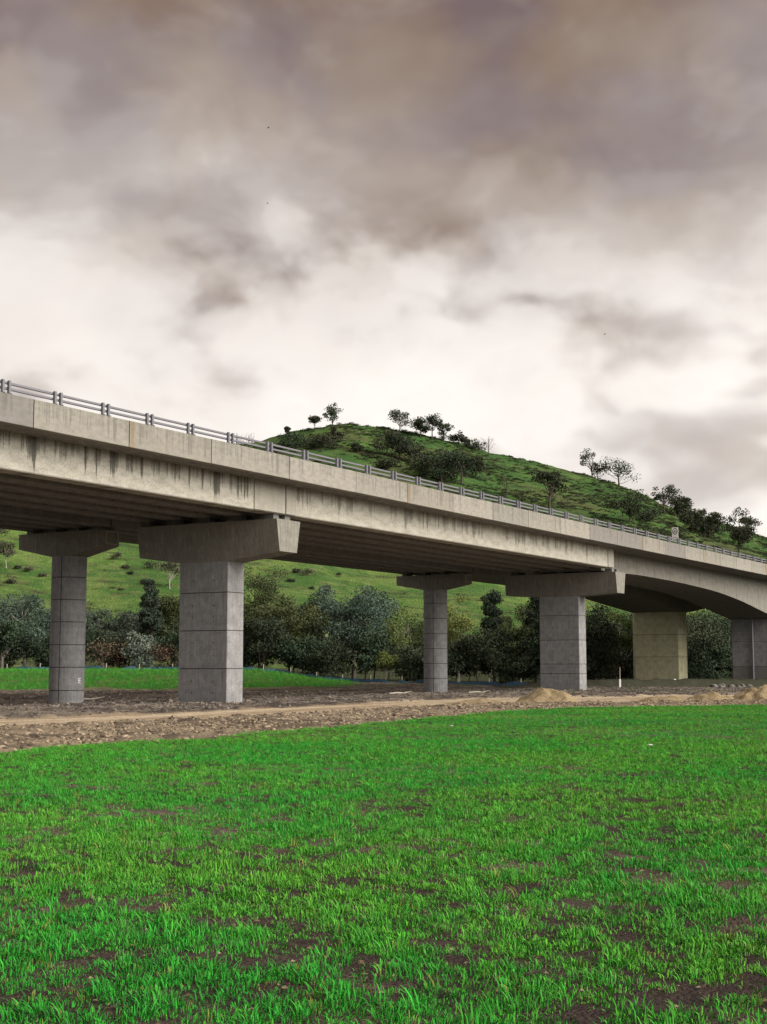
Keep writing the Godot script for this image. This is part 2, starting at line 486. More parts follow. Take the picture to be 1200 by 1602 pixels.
func hill_color(x: float, z: float) -> Color:
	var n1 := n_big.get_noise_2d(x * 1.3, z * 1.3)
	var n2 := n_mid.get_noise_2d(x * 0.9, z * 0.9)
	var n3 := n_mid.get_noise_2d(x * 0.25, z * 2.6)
	var c := Color(0.062, 0.145, 0.038).lerp(Color(0.13, 0.22, 0.062), clampf(0.45 + n1 * 1.7 + n2 * 1.1, 0.0, 1.0))  # grass darker than on the foothill: cloud shade put into the colour
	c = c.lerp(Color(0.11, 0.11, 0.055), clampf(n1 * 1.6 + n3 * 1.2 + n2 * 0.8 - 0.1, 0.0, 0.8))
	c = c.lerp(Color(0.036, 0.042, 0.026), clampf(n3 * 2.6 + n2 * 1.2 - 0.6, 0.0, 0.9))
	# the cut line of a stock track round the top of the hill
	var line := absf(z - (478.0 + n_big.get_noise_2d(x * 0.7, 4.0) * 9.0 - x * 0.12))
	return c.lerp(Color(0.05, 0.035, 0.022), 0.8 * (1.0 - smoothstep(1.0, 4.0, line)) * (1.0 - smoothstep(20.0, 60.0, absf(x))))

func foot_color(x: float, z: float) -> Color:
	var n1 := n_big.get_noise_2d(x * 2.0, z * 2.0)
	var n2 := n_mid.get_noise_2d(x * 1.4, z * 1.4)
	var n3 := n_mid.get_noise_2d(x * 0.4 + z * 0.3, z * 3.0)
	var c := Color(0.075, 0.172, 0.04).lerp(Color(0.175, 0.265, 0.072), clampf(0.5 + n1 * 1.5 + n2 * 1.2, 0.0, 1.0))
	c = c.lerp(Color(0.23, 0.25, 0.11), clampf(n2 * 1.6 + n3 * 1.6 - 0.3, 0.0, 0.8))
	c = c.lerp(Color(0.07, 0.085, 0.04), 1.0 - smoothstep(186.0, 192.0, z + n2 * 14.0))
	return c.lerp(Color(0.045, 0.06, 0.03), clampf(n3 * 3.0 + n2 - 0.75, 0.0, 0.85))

func build_land() -> void:
	var xs := steps([[-1600.0, -200.0, 200.0], [-200.0, -60.0, 20.0], [-60.0, -34.0, 2.0], [-34.0, 36.0, 0.28], [36.0, 60.0, 1.5], [60.0, 200.0, 20.0], [200.0, 1600.0, 200.0]])
	var zs := steps([[-1600.0, -200.0, 200.0], [-200.0, -20.0, 20.0], [-20.0, 3.0, 1.0], [3.0, 135.0, 0.3], [135.0, 200.0, 5.0], [200.0, 1000.0, 100.0], [1000.0, 2600.0, 400.0]])
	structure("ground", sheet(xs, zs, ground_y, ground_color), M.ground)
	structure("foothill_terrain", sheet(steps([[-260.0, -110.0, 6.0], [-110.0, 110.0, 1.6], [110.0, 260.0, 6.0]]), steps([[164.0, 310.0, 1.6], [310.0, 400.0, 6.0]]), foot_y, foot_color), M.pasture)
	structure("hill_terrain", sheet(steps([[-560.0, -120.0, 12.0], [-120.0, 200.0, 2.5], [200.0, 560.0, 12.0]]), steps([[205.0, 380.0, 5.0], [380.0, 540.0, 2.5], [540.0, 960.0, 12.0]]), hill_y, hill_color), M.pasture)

# ---------------------------------------------------------------- bridges
var T0 := 0.0
var D0 := 0.0
func bp(t: float, y: float, d: float) -> Vector3:
	return Vector3(t - T0, y, D0 - d)

func bridge_root(called: String, label: String, t0: float, d0: float) -> Node3D:
	T0 = t0
	D0 = d0
	return thing(called, label, "bridge", Vector3(SN * t0 - CS * d0, 0, -(CS * t0 + SN * d0)), PI * 0.5 - TH, "twin road bridges")

func bbox(called: String, parent: Node3D, m: Material, t0: float, t1: float, d0: float, d1: float, y0: float, y1: float, bevel := 0.0) -> MeshInstance3D:
	var b := MB.new()
	b.box(Vector3(t0 - T0, y0, D0 - d1), Vector3(t1 - T0, y1, D0 - d0), bevel)
	return part(called, b.mesh(), m, parent)

func headstock(parent: Node3D, m: Material, t: float, d0: float, d1: float, dc: float, half_col: float, top: float, end_bottom: float, mid_bottom: float, half_top: float, half_bottom: float) -> void:
	var b := MB.new()
	var rings := []
	for s in [[d0, end_bottom], [dc - half_col, mid_bottom], [dc + half_col, mid_bottom], [d1, end_bottom]]:
		var f: float = (top - s[1]) / (top - mid_bottom)
		var hb := lerpf(half_top, half_bottom, f)
		rings.append(PackedVector3Array([bp(t - half_top, top, s[0]), bp(t + half_top, top, s[0]), bp(t + hb, s[1], s[0]), bp(t - hb, s[1], s[0])]))
	b.loft(rings)
	part("headstock", b.mesh(), m, parent)

func girder_mesh(t0: float, t1: float, d: float, half: float, y0: float, y1: float) -> ArrayMesh:
	var b := MB.new()
	b.us = 1.0 / (t1 - t0)
	b.uo = -(t0 - T0) / (t1 - t0)
	b.vs = -1.0 / (y1 - y0)
	b.vo = y1 / (y1 - y0)
	var rings := []
	for t in [t0, t1]:
		rings.append(PackedVector3Array([bp(t, y1, d - half), bp(t, y0 + 0.04, d - half), bp(t, y0, d - half + 0.04), bp(t, y0, d + half - 0.04), bp(t, y0 + 0.04, d + half), bp(t, y1, d + half)]))
	b.loft(rings)
	return b.mesh(false, false, true)

func parapets(root: Node3D, joints: Array, d0: float, d1: float, y0: float, y1: float, first := -1) -> void:
	# one unit-long panel mesh shared by all
	var b := MB.new()
	var hh := y1 - y0
	b.vs = -1.0 / hh
	b.vo = 1.0
	var w := d1 - d0
	b.loft([PackedVector3Array([Vector3(0, 0.015, w * 0.5), Vector3(0, hh - 0.03, w * 0.5), Vector3(0, hh, w * 0.5 - 0.03), Vector3(0, hh, -w * 0.5), Vector3(0, 0, -w * 0.5), Vector3(0, 0, w * 0.5 - 0.015)]),
		PackedVector3Array([Vector3(1, 0.015, w * 0.5), Vector3(1, hh - 0.03, w * 0.5), Vector3(1, hh, w * 0.5 - 0.03), Vector3(1, hh, -w * 0.5), Vector3(1, 0, -w * 0.5), Vector3(1, 0, w * 0.5 - 0.015)])])
	var m := b.mesh(false, false, true)
	for i in joints.size() - 1:
		var kind: int = [0, 0, 4, 0, 1, 4, 1, 2, 1, 4, 2, 3, 1, 2][i % 14] if first < 0 else i % 4
		var o := part("parapet_panel", m, M.parapet[kind], root)
		o.position = bp(joints[i] + 0.022, y0, (d0 + d1) * 0.5) + Vector3(0, rng.randf_range(-0.006, 0.006), rng.randf_range(-0.006, 0.006))
		o.scale = Vector3(joints[i + 1] - joints[i] - 0.044, 1, 1)

func shaft(parent: Node3D, m: Material, t0: float, t1: float, d0: float, d1: float, cuts: Array, chamfer: float, low_mat: Material = null) -> void:
	# a pier shaft cast in lifts, with a recessed joint between them
	var core := MB.new()
	core.loft([core.rect(t0 + 0.03 - T0, D0 - d1 + 0.03, t1 - 0.03 - T0, D0 - d0 - 0.03, cuts[0], chamfer), core.rect(t0 + 0.03 - T0, D0 - d1 + 0.03, t1 - 0.03 - T0, D0 - d0 - 0.03, cuts[cuts.size() - 1], chamfer)])
	part("shaft_core", core.mesh(), M.groove, parent)
	for i in cuts.size() - 1:
		var b := MB.new()
		var g := 0.018
		b.loft([b.rect(t0 - T0, D0 - d1, t1 - T0, D0 - d0, cuts[i] + (g if i > 0 else 0.0), chamfer), b.rect(t0 - T0, D0 - d1, t1 - T0, D0 - d0, cuts[i + 1] - (g if i < cuts.size() - 2 else 0.0), chamfer)])
		part("shaft_lift", b.mesh(), low_mat if low_mat and i == 0 else m, parent)

func tie_holes(parent: Node3D, t: float, ds: Array, ys: Array) -> void:
	var b := MB.new()
	for k in 8:
		var a0 := TAU * k / 8.0
		var a1 := TAU * (k + 1) / 8.0
		b.tri(Vector3(-0.004, 0, 0), Vector3(-0.004, cos(a0) * 0.035, sin(a0) * 0.035), Vector3(-0.004, cos(a1) * 0.035, sin(a1) * 0.035))
		b.quad(Vector3(-0.004, cos(a0) * 0.035, sin(a0) * 0.035), Vector3(-0.004, cos(a1) * 0.035, sin(a1) * 0.035), Vector3(0.02, cos(a1) * 0.035, sin(a1) * 0.035), Vector3(0.02, cos(a0) * 0.035, sin(a0) * 0.035))
	var m := b.mesh()
	for d in ds:
		for y in ys:
			part("tie_hole_plug", m, M.groove, parent).position = bp(t, y, d)

func box_girder(root: Node3D, table: Array[Vector2], t0: float, t1: float, d0: float, d1: float, top: float, joints: Array) -> void:
	var box := empty("box_girder", root)
	var web := 0.28
	var stops := []
	var t := t0
	while t < t1:
		stops.append(t)
		t += 0.9
	stops.append(t1)
	var soffit := []
	var far := []
	for s in stops:
		var y := curve(table, s)
		soffit.append(PackedVector3Array([bp(s, y, d0), bp(s, y, d1), bp(s, y + 0.25, d1 - 0.003), bp(s, y + 0.25, d0 + web)]))
		far.append(PackedVector3Array([bp(s, y + 0.253, d1), bp(s, y + 0.253, d1 - web), bp(s, top, d1 - web), bp(s, top, d1)]))
	var b := MB.new()
	b.loft(soffit)
	part("soffit_slab", b.mesh(), M.concrete, box)
	b = MB.new()
	b.loft(far)
	part("far_web", b.mesh(), M.concrete, box)
	for i in joints.size() - 1:
		b = MB.new()
		b.us = 0.08
		b.vs = -0.5
		b.vo = 0.5 * top
		var rings := []
		for k in 5:
			var s: float = lerpf(joints[i] + 0.02, joints[i + 1] - 0.02, k / 4.0)
			var y := curve(table, s) + 0.004
			rings.append(PackedVector3Array([bp(s, y, d0 - 0.01), bp(s, top, d0 - 0.01), bp(s, top, d0 + web - 0.01), bp(s, y + 0.27, d0 + web - 0.01)]))
		b.loft(rings)
		part("web_panel", b.mesh(), M.weathered_cap, box)

func near_bridge() -> Node3D:
	var root := bridge_root("road_bridge", "near concrete road bridge on rectangular piers with steel rail on its parapet", 68.0, 38.1)
	var joints := [14.3, 18.97, 23.65, 28.32, 32.99, 37.66, 42.36, 47.59, 52.81, 57.44, 61.99, 66.47, 70.88, 75.22, 79.67, 84.18, 88.63, 93.08, 97.2, 101.3, 105.4, 109.5, 113.6, 117.7, 121.8, 125.9, 130.0, 134.1, 138.2, 142.3, 146.4, 150.5, 154.6, 158.7, 162.8]
	bbox("deck_slab", root, M.concrete, 14.3, 162.8, 33.303, 42.897, 9.3, 9.55)
	parapets(root, joints, 33.0, 33.3, 9.29, 10.24)
	bbox("far_parapet", root, M.concrete, 14.3, 162.8, 42.9, 43.15, 9.29, 10.24)
	# steel railing on the parapet
	var rail := empty("railing", root)
	var post := MB.new()
	post.box(Vector3(-0.045, 0, -0.052), Vector3(0.045, 0.43, 0.05), 0.008)
	post.box(Vector3(-0.07, 0, -0.08), Vector3(0.07, 0.025, 0.08), 0.0)
	var post_mesh := post.mesh()
	for i in joints.size() - 1:
		for f in [0.25, 0.75]:
			for s in [-0.14, 0.14]:
				var p := part("post", post_mesh, M.steel, rail)
				p.position = bp(lerpf(joints[i], joints[i + 1], f) + s, 10.24, 33.085)
	for y in [10.6, 10.42]:
		var r := MB.new()
		var rr := []
		for t in [14.3, 162.8]:
			rr.append(PackedVector3Array([bp(t, y - 0.03, 33.225), bp(t, y - 0.04, 33.21), bp(t, y - 0.04, 33.155), bp(t, y - 0.03, 33.14), bp(t, y + 0.03, 33.14), bp(t, y + 0.04, 33.155), bp(t, y + 0.04, 33.21), bp(t, y + 0.03, 33.225)]))
		r.loft(rr)
		part("rail", r.mesh(), M.steel, rail)
	# five girders in each of two spans
	for sp in [[14.3, 49.11], [49.19, 86.65]]:
		for k in 5:
			part("girder", girder_mesh(sp[0], sp[1], 34.7 + 1.7 * k, 0.4, 8.03, 9.297), M.girder[0 if sp[0] < 40 else 1] if k == 0 else M.concrete, root)
	for t in [[46.9, 49.105], [49.195, 49.95], [85.7, 86.645]]:
		bbox("end_block", root, M.light_concrete, t[0], t[1], 34.25, 34.297, 8.06, 9.29)
	var pj := [86.75, 89.9, 93.35, 96.8, 100.1, 103.5, 106.9, 110.2, 113.3, 116.5, 119.6, 122.9, 126.1, 129.3, 132.5, 135.7, 138.9, 142.1, 145.3, 148.5, 151.7, 154.9, 158.1, 161.3]
	box_girder(root, HAUNCH_ONE, 86.75, 161.3, 35.2, 39.6, 9.297, pj)
	for q in [[49.15, 36.84, 39.5, [-0.5, 1.49, 3.13, 4.77, 6.1], 6.1], [87.4, 36.84, 39.7, [-0.5, 1.16, 1.79, 3.38, 5.01, 6.27], 6.27]]:
		var pier := empty("pier", root)
		shaft(pier, M.pier, q[0] - 0.58, q[0] + 0.58, q[1], q[2], q[3], 0.03)
		headstock(pier, M.weathered_cap, q[0], 34.1, 41.75 if q[0] < 60 else 42.15, (q[1] + q[2]) * 0.5, (q[2] - q[1]) * 0.5, 7.78, 6.42, q[4] + 0.003, 0.88, 0.585)
		for k in 5:
			for s in [-0.42, 0.42]:
				bbox("bearing", pier, M.dark_concrete, q[0] + s - 0.2, q[0] + s + 0.2, 34.45 + 1.7 * k, 34.95 + 1.7 * k, 7.783, 8.027)
		tie_holes(pier, q[0] - 0.58, [37.6, 38.75], [0.45, 0.95, 2.05, 2.6, 3.7, 4.2, 5.3])
	var river := empty("river_pier", root)
	shaft(river, M.pier, 128.8, 131.6, 35.4, 39.55, [-0.5, 1.69, 3.97, 6.02], 0.12, M.dark_concrete)
	tie_holes(river, 128.8, [36.1, 36.9, 38.1, 38.9], [2.2, 2.9, 3.5, 4.5, 5.2])
	var pipe := MB.new()
	pipe.tube([bp(128.68, 6.1, 37.5), bp(128.68, 3.0, 37.5), bp(128.68, -0.3, 37.5)], [0.08, 0.08, 0.08], 12)
	part("drain_pipe", pipe.mesh(true), M.steel, river)
	return root

func far_bridge() -> Node3D:
	var root := bridge_root("road_bridge", "far concrete road bridge on round columns, mostly hidden behind the nearer one", 68.0, 46.5)
	bbox("deck_slab", root, M.concrete, 14.3, 162.8, 43.703, 49.297, 9.3, 9.55)
	bbox("near_parapet", root, M.concrete, 14.3, 162.8, 43.45, 43.7, 9.29, 10.2)
	bbox("far_parapet", root, M.concrete, 14.3, 162.8, 49.3, 49.55, 9.29, 10.2)
	for sp in [[14.3, 49.0], [49.1, 85.3]]:
		for k in 4:
			part("girder", girder_mesh(sp[0], sp[1], 44.35 + 1.45 * k, 0.38, 8.0, 9.297), M.concrete, root)
	box_girder(root, HAUNCH_TWO, 85.4, 161.0, 43.95, 48.9, 9.297, [85.4, 92, 98.5, 105, 111.5, 118, 124.5, 131, 137.5, 144, 150.5, 157, 161])
	for q in [[49.05, 6.7, [-0.6, 0.49, 1.55, 2.59, 3.64, 4.67, 5.71, 6.7], 7.12], [84.68, 6.85, [-0.6, 0.83, 1.83, 2.84, 3.86, 4.87, 5.89, 6.85], 7.2]]:
		var pier := empty("pier", root)
		var core := MB.new()
		core.loft([core.circle(q[0] - T0, -0.6, 0, 0.77), core.circle(q[0] - T0, q[1], 0, 0.77)], true, true)
		part("column_core", core.mesh(true), M.groove, pier)
		var cuts: Array = q[2]
		for i in cuts.size() - 1:
			# each ring is cast in two half shells with a seam facing the field
			for half in 2:
				var b := MB.new()
				var lo: float = cuts[i] + 0.02
				var hi: float = cuts[i + 1] - 0.02 if i < cuts.size() - 2 else cuts[i + 1]
				var outer := []
				for y in [lo, hi]:
					var ring := PackedVector3Array()
					for k in 25:
						# angle measured so that the seam looks towards the field, left of the column's middle
						var a := seam_angle() + PI * half + 0.022 + (PI - 0.044) * k / 24.0
						ring.append(Vector3(q[0] - T0 + cos(a) * 0.81, y, sin(a) * 0.81))
					outer.append(ring)
				var A: PackedVector3Array = outer[0]
				var B: PackedVector3Array = outer[1]
				var cc := Vector3(q[0] - T0, 0, 0)
				for k in 24:
					var nk := Vector3(A[k].x - cc.x, 0, A[k].z).normalized()
					var nl := Vector3(A[k + 1].x - cc.x, 0, A[k + 1].z).normalized()
					b.facing(A[k], nk, B[k], nk, B[k + 1], nl)
					b.facing(A[k], nk, B[k + 1], nl, A[k + 1], nl)
					for e in [[lo, Vector3.DOWN], [hi, Vector3.UP]]:
						var i0 := Vector3(cc.x + nk.x * 0.76, e[0], nk.z * 0.76)
						var i1 := Vector3(cc.x + nl.x * 0.76, e[0], nl.z * 0.76)
						var o0 := Vector3(A[k].x, e[0], A[k].z)
						var o1 := Vector3(A[k + 1].x, e[0], A[k + 1].z)
						b.facing(o0, e[1], o1, e[1], i1, e[1])
						b.facing(o0, e[1], i1, e[1], i0, e[1])
				part("column_shell", b.mesh(true), M.pier, pier)
		headstock(pier, M.weathered_cap, q[0], 43.95, 49.25, 46.5, 0.7, 7.84, q[3], q[1] + 0.003, 0.56, 0.54)
		# framed recess on the end of the headstock
		var fr := empty("end_frame", pier)
		var e0: float = q[0] - 0.44
		var e1: float = q[0] + 0.44
		bbox("frame_bar", fr, M.light_concrete, e0, e1, 43.9, 43.947, 7.74, 7.8)
		bbox("frame_bar", fr, M.light_concrete, e0, e1, 43.9, 43.947, q[3] + 0.05, q[3] + 0.11)
		bbox("frame_bar", fr, M.light_concrete, e0, e0 + 0.08, 43.9, 43.947, q[3] + 0.112, 7.738)
		bbox("frame_bar", fr, M.light_concrete, e1 - 0.08, e1, 43.9, 43.947, q[3] + 0.112, 7.738)
		for k in 4:
			bbox("bearing", pier, M.dark_concrete, q[0] - 0.4, q[0] + 0.4, 44.15 + 1.45 * k, 44.55 + 1.45 * k, 7.843, 7.997)
	var river := empty("river_pier", root)
	shaft(river, M.mossy, 127.9, 129.7, 43.95, 48.9, [-0.5, 2.58, 4.68, 6.8], 0.35)
	return root

func seam_angle() -> float:
	return atan2(0.31, -0.95)

# ---------------------------------------------------------------- trees
func tree(called: String, label: String, category: String, x: float, z: float, base_y: float, h: float, w: float, kind: Dictionary, sd: int, group: String) -> void:
	var r := RandomNumberGenerator.new()
	r.seed = sd
	var root := thing(called, label, category, Vector3(x, base_y, -z), 0.0, group)
	var lo: float = kind.lo
	var clumps := []
	var n: int = kind.clumps
	var rc: float = w * kind.rc
	var lobes := []
	for i in int(kind.get("lobes", 0)):
		var d := Vector3(r.randfn(), r.randfn() * 0.8, r.randfn()).normalized() * r.randf_range(0.35, 0.72)
		lobes.append(Vector3(d.x * w * 0.5, h * (lo + 1.0) * 0.5 + d.y * h * (1.0 - lo) * 0.5, d.z * w * 0.5))
	for i in n:
		var p: Vector3
		if kind.shape == "cone":
			var f := pow(r.randf(), 0.8)
			var a := r.randf() * TAU
			var rad: float = (pow(1.0 - f, 0.75) * 0.95 + 0.05) * w * 0.5 * sqrt(r.randf_range(0.15, 1.0))
			p = Vector3(cos(a) * rad, h * lerpf(lo, 0.97, f), sin(a) * rad)
		else:
			var d := Vector3(r.randfn(), r.randfn() * 0.9 + 0.25, r.randfn()).normalized() * pow(r.randf_range(0.05, 1.0), 0.4)
			var ry := h * (1.0 - lo) * 0.5
			p = Vector3(d.x * maxf(w * 0.5 - rc * 0.7, 0.2), h * (lo + 1.0) * 0.5 + d.y * maxf(ry - rc * 0.5, 0.2), d.z * maxf(w * 0.5 - rc * 0.7, 0.2))
			if lobes.size() > 0 and r.randf() < 0.85:
				var q := Vector3(r.randfn(), r.randfn() * 0.75, r.randfn()).normalized() * pow(r.randf(), 0.5) * w * r.randf_range(0.16, 0.3)
				p = lobes[r.randi() % lobes.size()] + Vector3(q.x, q.y * minf(1.0, h / w), q.z)
				p.y = clampf(p.y, h * 0.06, h * 0.97)
		clumps.append([p, rc * r.randf_range(0.65, 1.25), r.randf()])
	# wood: a bent trunk and limbs that reach into the clumps
	var wood := MB.new()
	var trunk_r: float = kind.trunk * h
	var lean: Vector3 = Vector3(r.randf_range(-0.5, 0.5), 0, r.randf_range(-0.5, 0.5)) * h * kind.get("lean", 0.12)
	var pts := []
	var rad := []
	var top := h * lerpf(lo, 1.0, 0.62)
	for k in 7:
		var f := k / 6.0
		pts.append(Vector3(lean.x * f * f + sin(f * 5.0 + sd) * h * 0.012, -0.4 + (top + 0.4) * f, lean.z * f * f + cos(f * 4.0 + sd) * h * 0.012))
		rad.append(trunk_r * lerpf(1.25 if k == 0 else 1.0, 0.25, f))
	wood.tube(pts, rad, 8)
	for i in n:
		if i % int(kind.get("every", 1)) != 0:
			continue
		var p: Vector3 = clumps[i][0]
		var f := clampf((p.y / top) * r.randf_range(0.4, 0.8), 0.15, 0.95)
		var a: Vector3 = pts[0].lerp(pts[6], f)
		a = pts[int(f * 6.0)].lerp(pts[mini(int(f * 6.0) + 1, 6)], f * 6.0 - int(f * 6.0))
		var mid := a.lerp(p, 0.5) + Vector3(r.randf_range(-0.08, 0.08), r.randf_range(-0.1, 0.02), r.randf_range(-0.08, 0.08)) * h * 0.5
		var br := trunk_r * r.randf_range(0.22, 0.4)
		wood.tube([a, a.lerp(mid, 0.5) + Vector3(0, -0.02, 0) * h, mid, mid.lerp(p, 0.6) + Vector3(0, 0.015 * h, 0), p], [br, br * 0.85, br * 0.65, br * 0.4, br * 0.15], 5)
		if kind.get("twigs", 0) > 0:
			for q in int(kind.twigs):
				var d: Vector3 = Vector3(r.randfn(), r.randfn() * 0.7 + 0.5, r.randfn()).normalized() * clumps[i][1] * r.randf_range(0.7, 1.5)
				var s := mid.lerp(p, r.randf())
				wood.tube([s, s + d * 0.5 + Vector3(0, 0.02, 0) * h, s + d], [br * 0.4, br * 0.28, br * 0.1], 4)
	part("trunk", wood.mesh(true), M.bark_pale if kind.pale else M.bark_dark, root)
	var per: int = kind.leaves
	if per == 0:
		return
	var b := MB.new()
	var warm := r.randf_range(0.82, 1.08)
	var bright := r.randf_range(0.75, 1.25)
	var ca := Color(kind.a.r * warm * bright, kind.a.g * bright, kind.a.b * bright)
	var cb := Color(kind.b.r * warm * bright, kind.b.g * bright, kind.b.b * bright)
	var ls: float = kind.size
	for cl in clumps:
		var tone: float = cl[2]
		for i in per:
			var d := Vector3(r.randfn(), r.randfn(), r.randfn()).normalized() * pow(r.randf(), 0.42)
			var p: Vector3 = cl[0] + Vector3(d.x, d.y * 0.72, d.z) * cl[1]
			var s := ls * r.randf_range(0.55, 1.3)
			var u := Vector3(r.randfn(), r.randfn() - kind.get("droop", 0.3), r.randfn()).normalized()
			var w2 := u.cross(Vector3(r.randfn(), r.randfn(), r.randfn())).normalized() * s * 0.34
			u *= s * 0.5
			b.col = ca.lerp(cb, clampf(tone * 0.6 + r.randf() * 0.5 - 0.05, 0.0, 1.0))
			b.tri(p - u, p - w2, p + u)
			b.tri(p - u, p + u, p + w2)
	part("crown", b.mesh(false, true), M.leaf, root)

func build_trees() -> void:
	var gum := {shape = "round", lobes = 7, lo = 0.22, clumps = 44, rc = 0.155, leaves = 380, size = 0.21, trunk = 0.02, pale = true, a = Color(0.042, 0.058, 0.044), b = Color(0.12, 0.15, 0.115), every = 1}
	var olive := {shape = "round", lobes = 8, lo = 0.12, clumps = 42, rc = 0.155, leaves = 340, size = 0.2, trunk = 0.016, pale = false, a = Color(0.038, 0.05, 0.024), b = Color(0.105, 0.128, 0.056), every = 2}
	var sheoak := {shape = "cone", lo = 0.08, clumps = 46, rc = 0.17, leaves = 230, size = 0.19, trunk = 0.015, pale = false, a = Color(0.026, 0.034, 0.026), b = Color(0.058, 0.07, 0.046), every = 3, droop = 0.9}
	var wispy := {shape = "round", lobes = 6, lo = 0.25, clumps = 30, rc = 0.17, leaves = 170, size = 0.18, trunk = 0.017, pale = true, a = Color(0.075, 0.10, 0.03), b = Color(0.20, 0.23, 0.075), every = 1}
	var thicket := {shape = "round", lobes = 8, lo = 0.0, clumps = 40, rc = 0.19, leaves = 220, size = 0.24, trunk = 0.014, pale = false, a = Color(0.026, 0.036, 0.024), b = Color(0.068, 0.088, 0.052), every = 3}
	var twiggy := {shape = "round", lo = 0.0, clumps = 26, rc = 0.2, leaves = 26, size = 0.2, trunk = 0.008, pale = false, a = Color(0.085, 0.055, 0.04), b = Color(0.17, 0.125, 0.085), every = 1, twigs = 6}
	var silver := {shape = "round", lo = 0.0, clumps = 22, rc = 0.2, leaves = 150, size = 0.24, trunk = 0.012, pale = false, a = Color(0.06, 0.085, 0.07), b = Color(0.17, 0.21, 0.17), every = 2}
	var G := "trees along the river behind the bridges"
	var list := [
		["gum_tree", -45.6, 150, 9.7, 6.4, gum, "grey-green gum tree at the far left edge, cut by the frame"],
		["gum_tree", -40.5, 150, 9.9, 5.6, gum, "grey-green gum tree at the left edge, left of the round column"],
		["gum_tree", -35.8, 141, 9.7, 6.4, gum, "bushy grey-green gum tree just left of the nearest round column"],
		["olive_tree", -32.3, 152, 9.2, 6.1, olive, "olive green tree hidden partly by the nearest round column"],
		["gum_tree", -29.3, 148, 8.7, 5.4, gum, "low grey gum tree just right of the nearest round column"],
		["gum_tree", -26.1, 155, 9.2, 5.0, gum, "grey-green tree midway between the round column and the nearest rectangular pier"],
		["she_oak_tree", -23.5, 142, 10.6, 2.6, sheoak, "narrow dark pointed tree left of the nearest rectangular pier"],
		["olive_tree", -21.6, 147, 9.7, 4.6, olive, "olive tree touching the left side of the nearest rectangular pier"],
		["silver_shrub", -23.6, 137, 5.4, 2.6, silver, "silvery blue-green shrub left of the nearest rectangular pier"],
		["twiggy_shrub", -26.6, 138, 4.7, 4.8, twiggy, "reddish brown leafless shrub between round column and rectangular pier"],
		["twiggy_shrub", -21.6, 137, 4.3, 3.6, twiggy, "brown twiggy shrub touching the left side of the rectangular pier"],
		["olive_tree", -17.6, 152, 9.6, 5.6, olive, "olive tree behind the nearest rectangular pier"],
		["tall_olive_tree", -12.8, 146, 12.6, 5.2, olive, "tall olive tree rising right beside the nearest rectangular pier"],
		["olive_tree", -9.3, 141, 9.2, 4.4, olive, "yellowish olive tree, second to the right of the nearest rectangular pier"],
		["gum_tree", -7.0, 150, 10.4, 4.6, gum, "grey-green tree left of the big rounded gum in the middle gap"],
		["big_gum_tree", -2.9, 142, 10.8, 6.3, gum, "biggest rounded gum with pale trunk in the gap before the slim round column"],
		["thicket_tree", 0.6, 156, 8.2, 5.0, thicket, "dark tree behind and right of the biggest rounded gum"],
		["pale_shrub", 0.2, 137, 3.3, 1.9, wispy, "small light green shrub at the foot of the biggest gum"],
		["wispy_tree", 2.7, 146, 9.0, 4.4, wispy, "thin yellow-green tree with pale trunk left of the slim round column"],
		["light_green_tree", 7.6, 145, 9.6, 3.8, wispy, "light green tree with white trunk just right of the slim round column"],
		["she_oak_tree", 10.9, 140, 9.2, 3.4, sheoak, "dark pointed tree midway between slim column and second rectangular pier"],
		["olive_tree", 13.8, 150, 8.6, 4.2, olive, "olive tree left of the second rectangular pier"],
		["she_oak_tree", 15.1, 140, 9.3, 3.2, sheoak, "dark tree touching the left side of the second rectangular pier"],
		["thicket_tree", 18.0, 142, 8.6, 4.8, thicket, "dark bushy tree behind the second rectangular pier"],
		["thicket_tree", 22.1, 148, 8.8, 4.4, thicket, "dark green tree just right of the second rectangular pier"],
		["pale_trunk_tree", 25.0, 150, 8.6, 3.0, wispy, "tree with pale trunk left of the yellowish wall pier"],
		["twiggy_shrub", 22.4, 143, 3.6, 3.2, twiggy, "twiggy brown bush low beside the second rectangular pier"],
		["thicket_tree", 28.6, 158, 9.2, 5.0, thicket, "dark tree behind the left half of the yellowish wall pier"],
		["thicket_tree", 26.0, 172, 10.8, 7.0, thicket, "dark tree deep behind, left of the yellowish wall pier"],
		["thicket_tree", 37.0, 187, 10.2, 7.6, thicket, "dark tree deep behind, right of the yellowish wall pier"],
		["thicket_tree", 38.5, 175, 9.4, 5.6, thicket, "dark tree in the arch opening beside the yellowish wall pier"],
		["thicket_tree", 43.3, 183, 9.4, 6.2, thicket, "dark tree in the arch opening beside the river pier with the pipe"],
		["thicket_tree", 47.0, 203, 11.4, 8.0, thicket, "dark tree farthest back in the arch opening at right"],
		["thicket_tree", 51.0, 195, 9.9, 7.5, thicket, "dark tree behind the river pier with the pipe"],
	]
	var sd := 100
	for e in list:
		sd += 7
		var p := at_ground(e[1], e[2])
		tree(e[0], e[6], "shrub" if e[0].ends_with("shrub") else "tree", e[1], e[2], p.y - 0.05, e[3] - p.y, e[4] * (1.55 if e[5] != sheoak else 1.25), e[5], sd, G)
	# dark undergrowth between the trunks
	var under := [[-41, 139], [-37.5, 137], [-33, 138], [-30.0, 139], [-19.0, 139], [-15.0, 138.5], [-11.5, 137], [-8.0, 138.5], [-5.0, 137], [-1.8, 138.5], [3.0, 138], [5.8, 137.5], [9.0, 137], [12.6, 137], [17.2, 138], [19.8, 140], [24.6, 145], [28, 152], [31, 158], [36, 168], [40, 172], [44, 178]]
